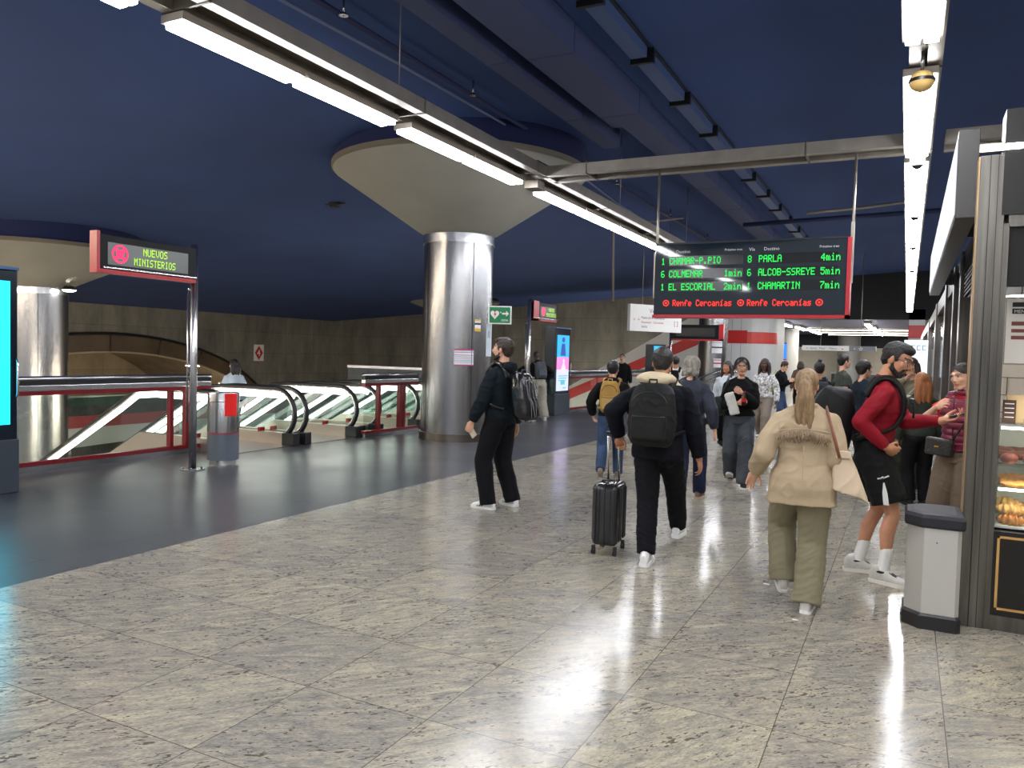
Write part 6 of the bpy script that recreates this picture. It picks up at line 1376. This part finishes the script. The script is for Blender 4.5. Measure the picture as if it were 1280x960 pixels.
e, iv = place('handbag', c8_, (0.08, 0.17, 0.96), 'black quilted crossbody handbag with gold clasp on burgundy vest woman', 'bag')
B = MB(); B.box((0.07, 0.205, 1.00), (0.25, 0.07, 0.155), Matrix.Rotation(-0.05, 3, 'Y'), 0.02); me = remesh(B, .006, 2); me.transform(iv); me.materials.append(mat('black_croc', (30, 26, 28), 0.3, 0, 0.3, 60, 0.8, 90)); link_mesh('bag', me, e)
MB().box((0.07, 0.245, 1.005), (0.045, 0.008, 0.016), None, 0.003).build('clasp', mat('gold', (196, 150, 70), 0.25, 1.0), e, iv)
B = MB(); B.tube([(-0.05, 0.2, 1.07), (-0.13, 0.155, 1.25), (-0.13, 0.03, 1.50), (-0.02, -0.13, 1.35), (0.13, -0.14, 1.1), (0.195, 0.06, 1.03), (0.185, 0.18, 1.06)], 0.008, 8); B.build('strap', MATS['black_croc'], e, iv)
# 9 man leaning at the railing
c9_ = person('man in grey hooded jacket leaning on the railing behind the thin pole', 1.70, (-7.88, 17.0, 0), DEG(45), vox=0.010, sk='deep', hair='black', hairf=h_short(0.98), eyes=False, lean=DEG(14), head=(0, DEG(15), 0), feet={-1: ((-0.16, -0.1), 0, .2), 1: ((0.16, -0.1), 0, -.2)}, pelvis=-0.02,
    hands={-1: (-0.22, 0.38, 1.18), 1: (0.22, 0.36, 1.15)}, elbows={-1: (-1, 0, -.3), 1: (1, 0, -.3)}, top=dict(m=blk, g=0.02, hem=0.92, ra=(0.07, .06, .05), name='hoodie', hood=True), bottom=dict(m=cloth('stone_trousers', (164, 158, 146)), g=0.03, r=(0.11, 0.098, 0.088)), shoes=dict(m=WHITE, sole=WHITE))
backpack(c9_, 0.18, 0.30, 0.42, cloth('grey_nylon', (84, 88, 96), 0.2), 'grey backpack on the man leaning at the railing', z=1.22)
# 10 rider on the farthest escalator
c10 = person('dark haired person in light blue shirt standing on the middle escalator', 1.58, (-11.15, 10.6, zz(-11.15)-0.02), DEG(75), female=True, vox=0.010, hair='black', hairf=h_long(0.16), eyes=False, top=dict(m=cloth('pale_blue', (176, 190, 204)), g=0.026, hem=0.92, ra=(0.074, .066, .05), name='shirt'), bottom=dict(m=blk, g=0.015), shoes=dict(m=BLACKM, sole=BLACKM))
# background figures
def bg(label, h, x, y, rz, top, topm, botm, hair='black', hf=None, female=False, walk=0.0, sk='mid', hands=None, hem=0.92, name='jacket', lean=0.03, head=(0, 0, 0), elbows=None, sleeve='long', w=1.0, eyes=False, shoe=None, g=0.024, palms=None):
    ft = {-1: ((-0.1, walk), 0 if walk >= 0 else -0.4, 0.1), 1: ((0.1, -walk, 0.05 if walk else 0), -0.45 if walk else 0, -0.1)}
    return person(label, h, (x, y, 0), DEG(rz), female=female, vox=0.0095, w=w, sk=sk, hair=hair, hairf=hf or h_short(1.03), eyes=eyes, feet=ft, hands=hands, elbows=elbows, lean=lean, head=head, pelvis=-0.02 if walk else 0, palms=palms, top=dict(m=topm, g=g, hem=hem, ra=(0.07, .062, .048), name=name, sleeve=sleeve, amp=0.006), bottom=dict(m=botm, g=0.018, r=(0.104, 0.082, 0.072)), shoes=dict(m=shoe or BLACKM, sole=shoe or BLACKM))
grn = cloth('dark_olive_tee', (62, 66, 60)); gry = cloth('mid_grey', (110, 110, 112)); brn = cloth('brown_coat', (92, 70, 58)); whc = cloth('white_cotton', (214, 214, 212))
bg('man in dark coat standing by the stair railing beyond the tan backpack', 1.66, -7.35, 21.6, 185, 0, blk, blk, sk='light')
b12 = bg('dark haired man in white shirt seen from behind beyond the suitcase man', 1.64, -4.55, 17.0, 10, 0, whc, blk2, walk=0.2, name='shirt')
backpack(b12, 0.10, 0.20, 0.36, blk, 'dark narrow backpack on the man in the white shirt', z=1.24, pocket=False)
pat = mat('patterned_top', (210, 204, 194), 0.8, 0, 0.85, 26)
bg('woman with long dark hair in patterned white top and brown coat', 1.64, -2.42, 15.5, 170, 0, [pat, brn], cloth('grey_trousers', (128, 118, 108)), hair='dark_brown', hf=h_long(0.30, front=True, wide=0.09), female=True, walk=0.22, sk='deep', hem=0.97, shoe=WHITE)
b14 = bg('person in black jacket and blue jeans looking down at a phone', 1.60, -2.66, 19.2, -105, 0, blk, jean, hair='dark_brown', lean=0.10, head=(0, 0.5, 0), hands={-1: (-0.05, 0.30, 1.22), 1: (0.07, 0.30, 1.22)}, sk='light', w=1.05, hem=0.95)
e, iv = place('shoulder_bag', b14, (0, 0, 0), 'bright yellow green bag hanging from the person in black jacket', 'bag'); B = MB(); B.box((0.06, -0.22, 1.06), (0.16, 0.24, 0.30), None, 0.04); me = remesh(B, .01, 2); me.transform(iv); me.materials.append(cloth('lime_bag', (206, 214, 40))); link_mesh('bag', me, e); B = MB(); B.tube([(0.06, -0.14, 1.2), (0.1, -0.05, 1.50), (0.06, -0.24, 1.2)], 0.01, 6); B.build('strap', MATS['lime_bag'], e, iv)
e, iv = place('phone', b14, (0, 0, 0), 'phone in the hands of the person with the yellow bag', 'phone'); MB().box((0.01, 0.40, 1.26), (0.07, 0.01, 0.14), Matrix.Rotation(-0.5, 3, 'X'), 0.003).build('case', MATS['phone_black'], e, iv)
bg('woman with long dark hair and pale top half hidden behind headphones woman', 1.58, -2.82, 14.0, 170, 0, cloth('pale_top', (190, 198, 206)), blk, hair='dark_brown', hf=h_long(0.2, front=True), female=True, walk=0.15)
bg('man in dark olive t-shirt standing in profile beyond blond woman', 1.72, -0.93, 13.7, -70, 0, grn, blk, hair='black', name='tee', sleeve='short', sk='light', head=(DEG(10), 0, 0))
b17 = bg('woman with dark hair bun seen from behind in middle distance', 1.60, -1.12, 12.0, 15, 0, blk, blk2, hair='black', hf=h_bun, female=True)
backpack(b17, 0.16, 0.28, 0.42, cloth('slate_nylon', (40, 44, 52), 0.1, 0.6), 'dark slate backpack on the woman with the hair bun', z=1.22)
b18 = bg('dark haired person in navy hooded jacket turned right behind crimson shirt man', 1.62, -0.50, 10.9, -55, 0, cloth('navy_hood', (22, 30, 42)), blk, hair='black', hf=h_short(1.12), female=True, sk='light', w=1.1, g=0.035, eyes=True)
b19 = bg('woman in khaki jacket raising a hand to her face beyond the crimson shirt man', 1.68, 0.05, 11.3, 165, 0, cloth('khaki_jacket', (120, 112, 94)), cloth('green_trousers', (64, 66, 54)), hair='dark_brown', hf=h_long(0.1, front=True), female=True, sk='light', hands={1: (0.02, 0.18, 1.46), -1: (-0.12, 0.25, 1.15)}, elbows={1: (1, 0, -.8)}, eyes=True)
e, iv = place('handbag', b19, (0, 0, 0), 'pale grey handbag carried by the woman in the khaki jacket', 'bag'); B = MB(); B.box((-0.10, 0.24, 1.14), (0.26, 0.10, 0.22), None, 0.02); me = remesh(B, .01, 2); me.transform(iv); me.materials.append(cloth('pale_bag', (186, 184, 176))); link_mesh('bag', me, e)
B = MB(); B.tube([(-0.18, 0.24, 1.24), (-0.12, 0.22, 1.36), (-0.03, 0.24, 1.24)], 0.009, 6); B.build('handle', MATS['pale_bag'], e, iv)
bg('person with long auburn hair partly hidden beside the burgundy vest woman', 1.50, 0.16, 9.9, 20, 0, cloth('dark_green_coat', (46, 50, 42)), blk, hair='auburn', hf=h_long(0.32, vol=1.05), female=True)
bg('dark haired person far along the hall left of the bench', 1.58, -3.05, 26.5, 20, 0, blk, blk, hair='black')
bg('brown haired person far along the hall beside another', 1.58, -2.75, 24.0, 0, 0, brn, blk, hair='dark_brown', female=True, hf=h_long(0.1))
for o in bpy.data.objects:
    if '_h' in o.keys(): del o['_h']
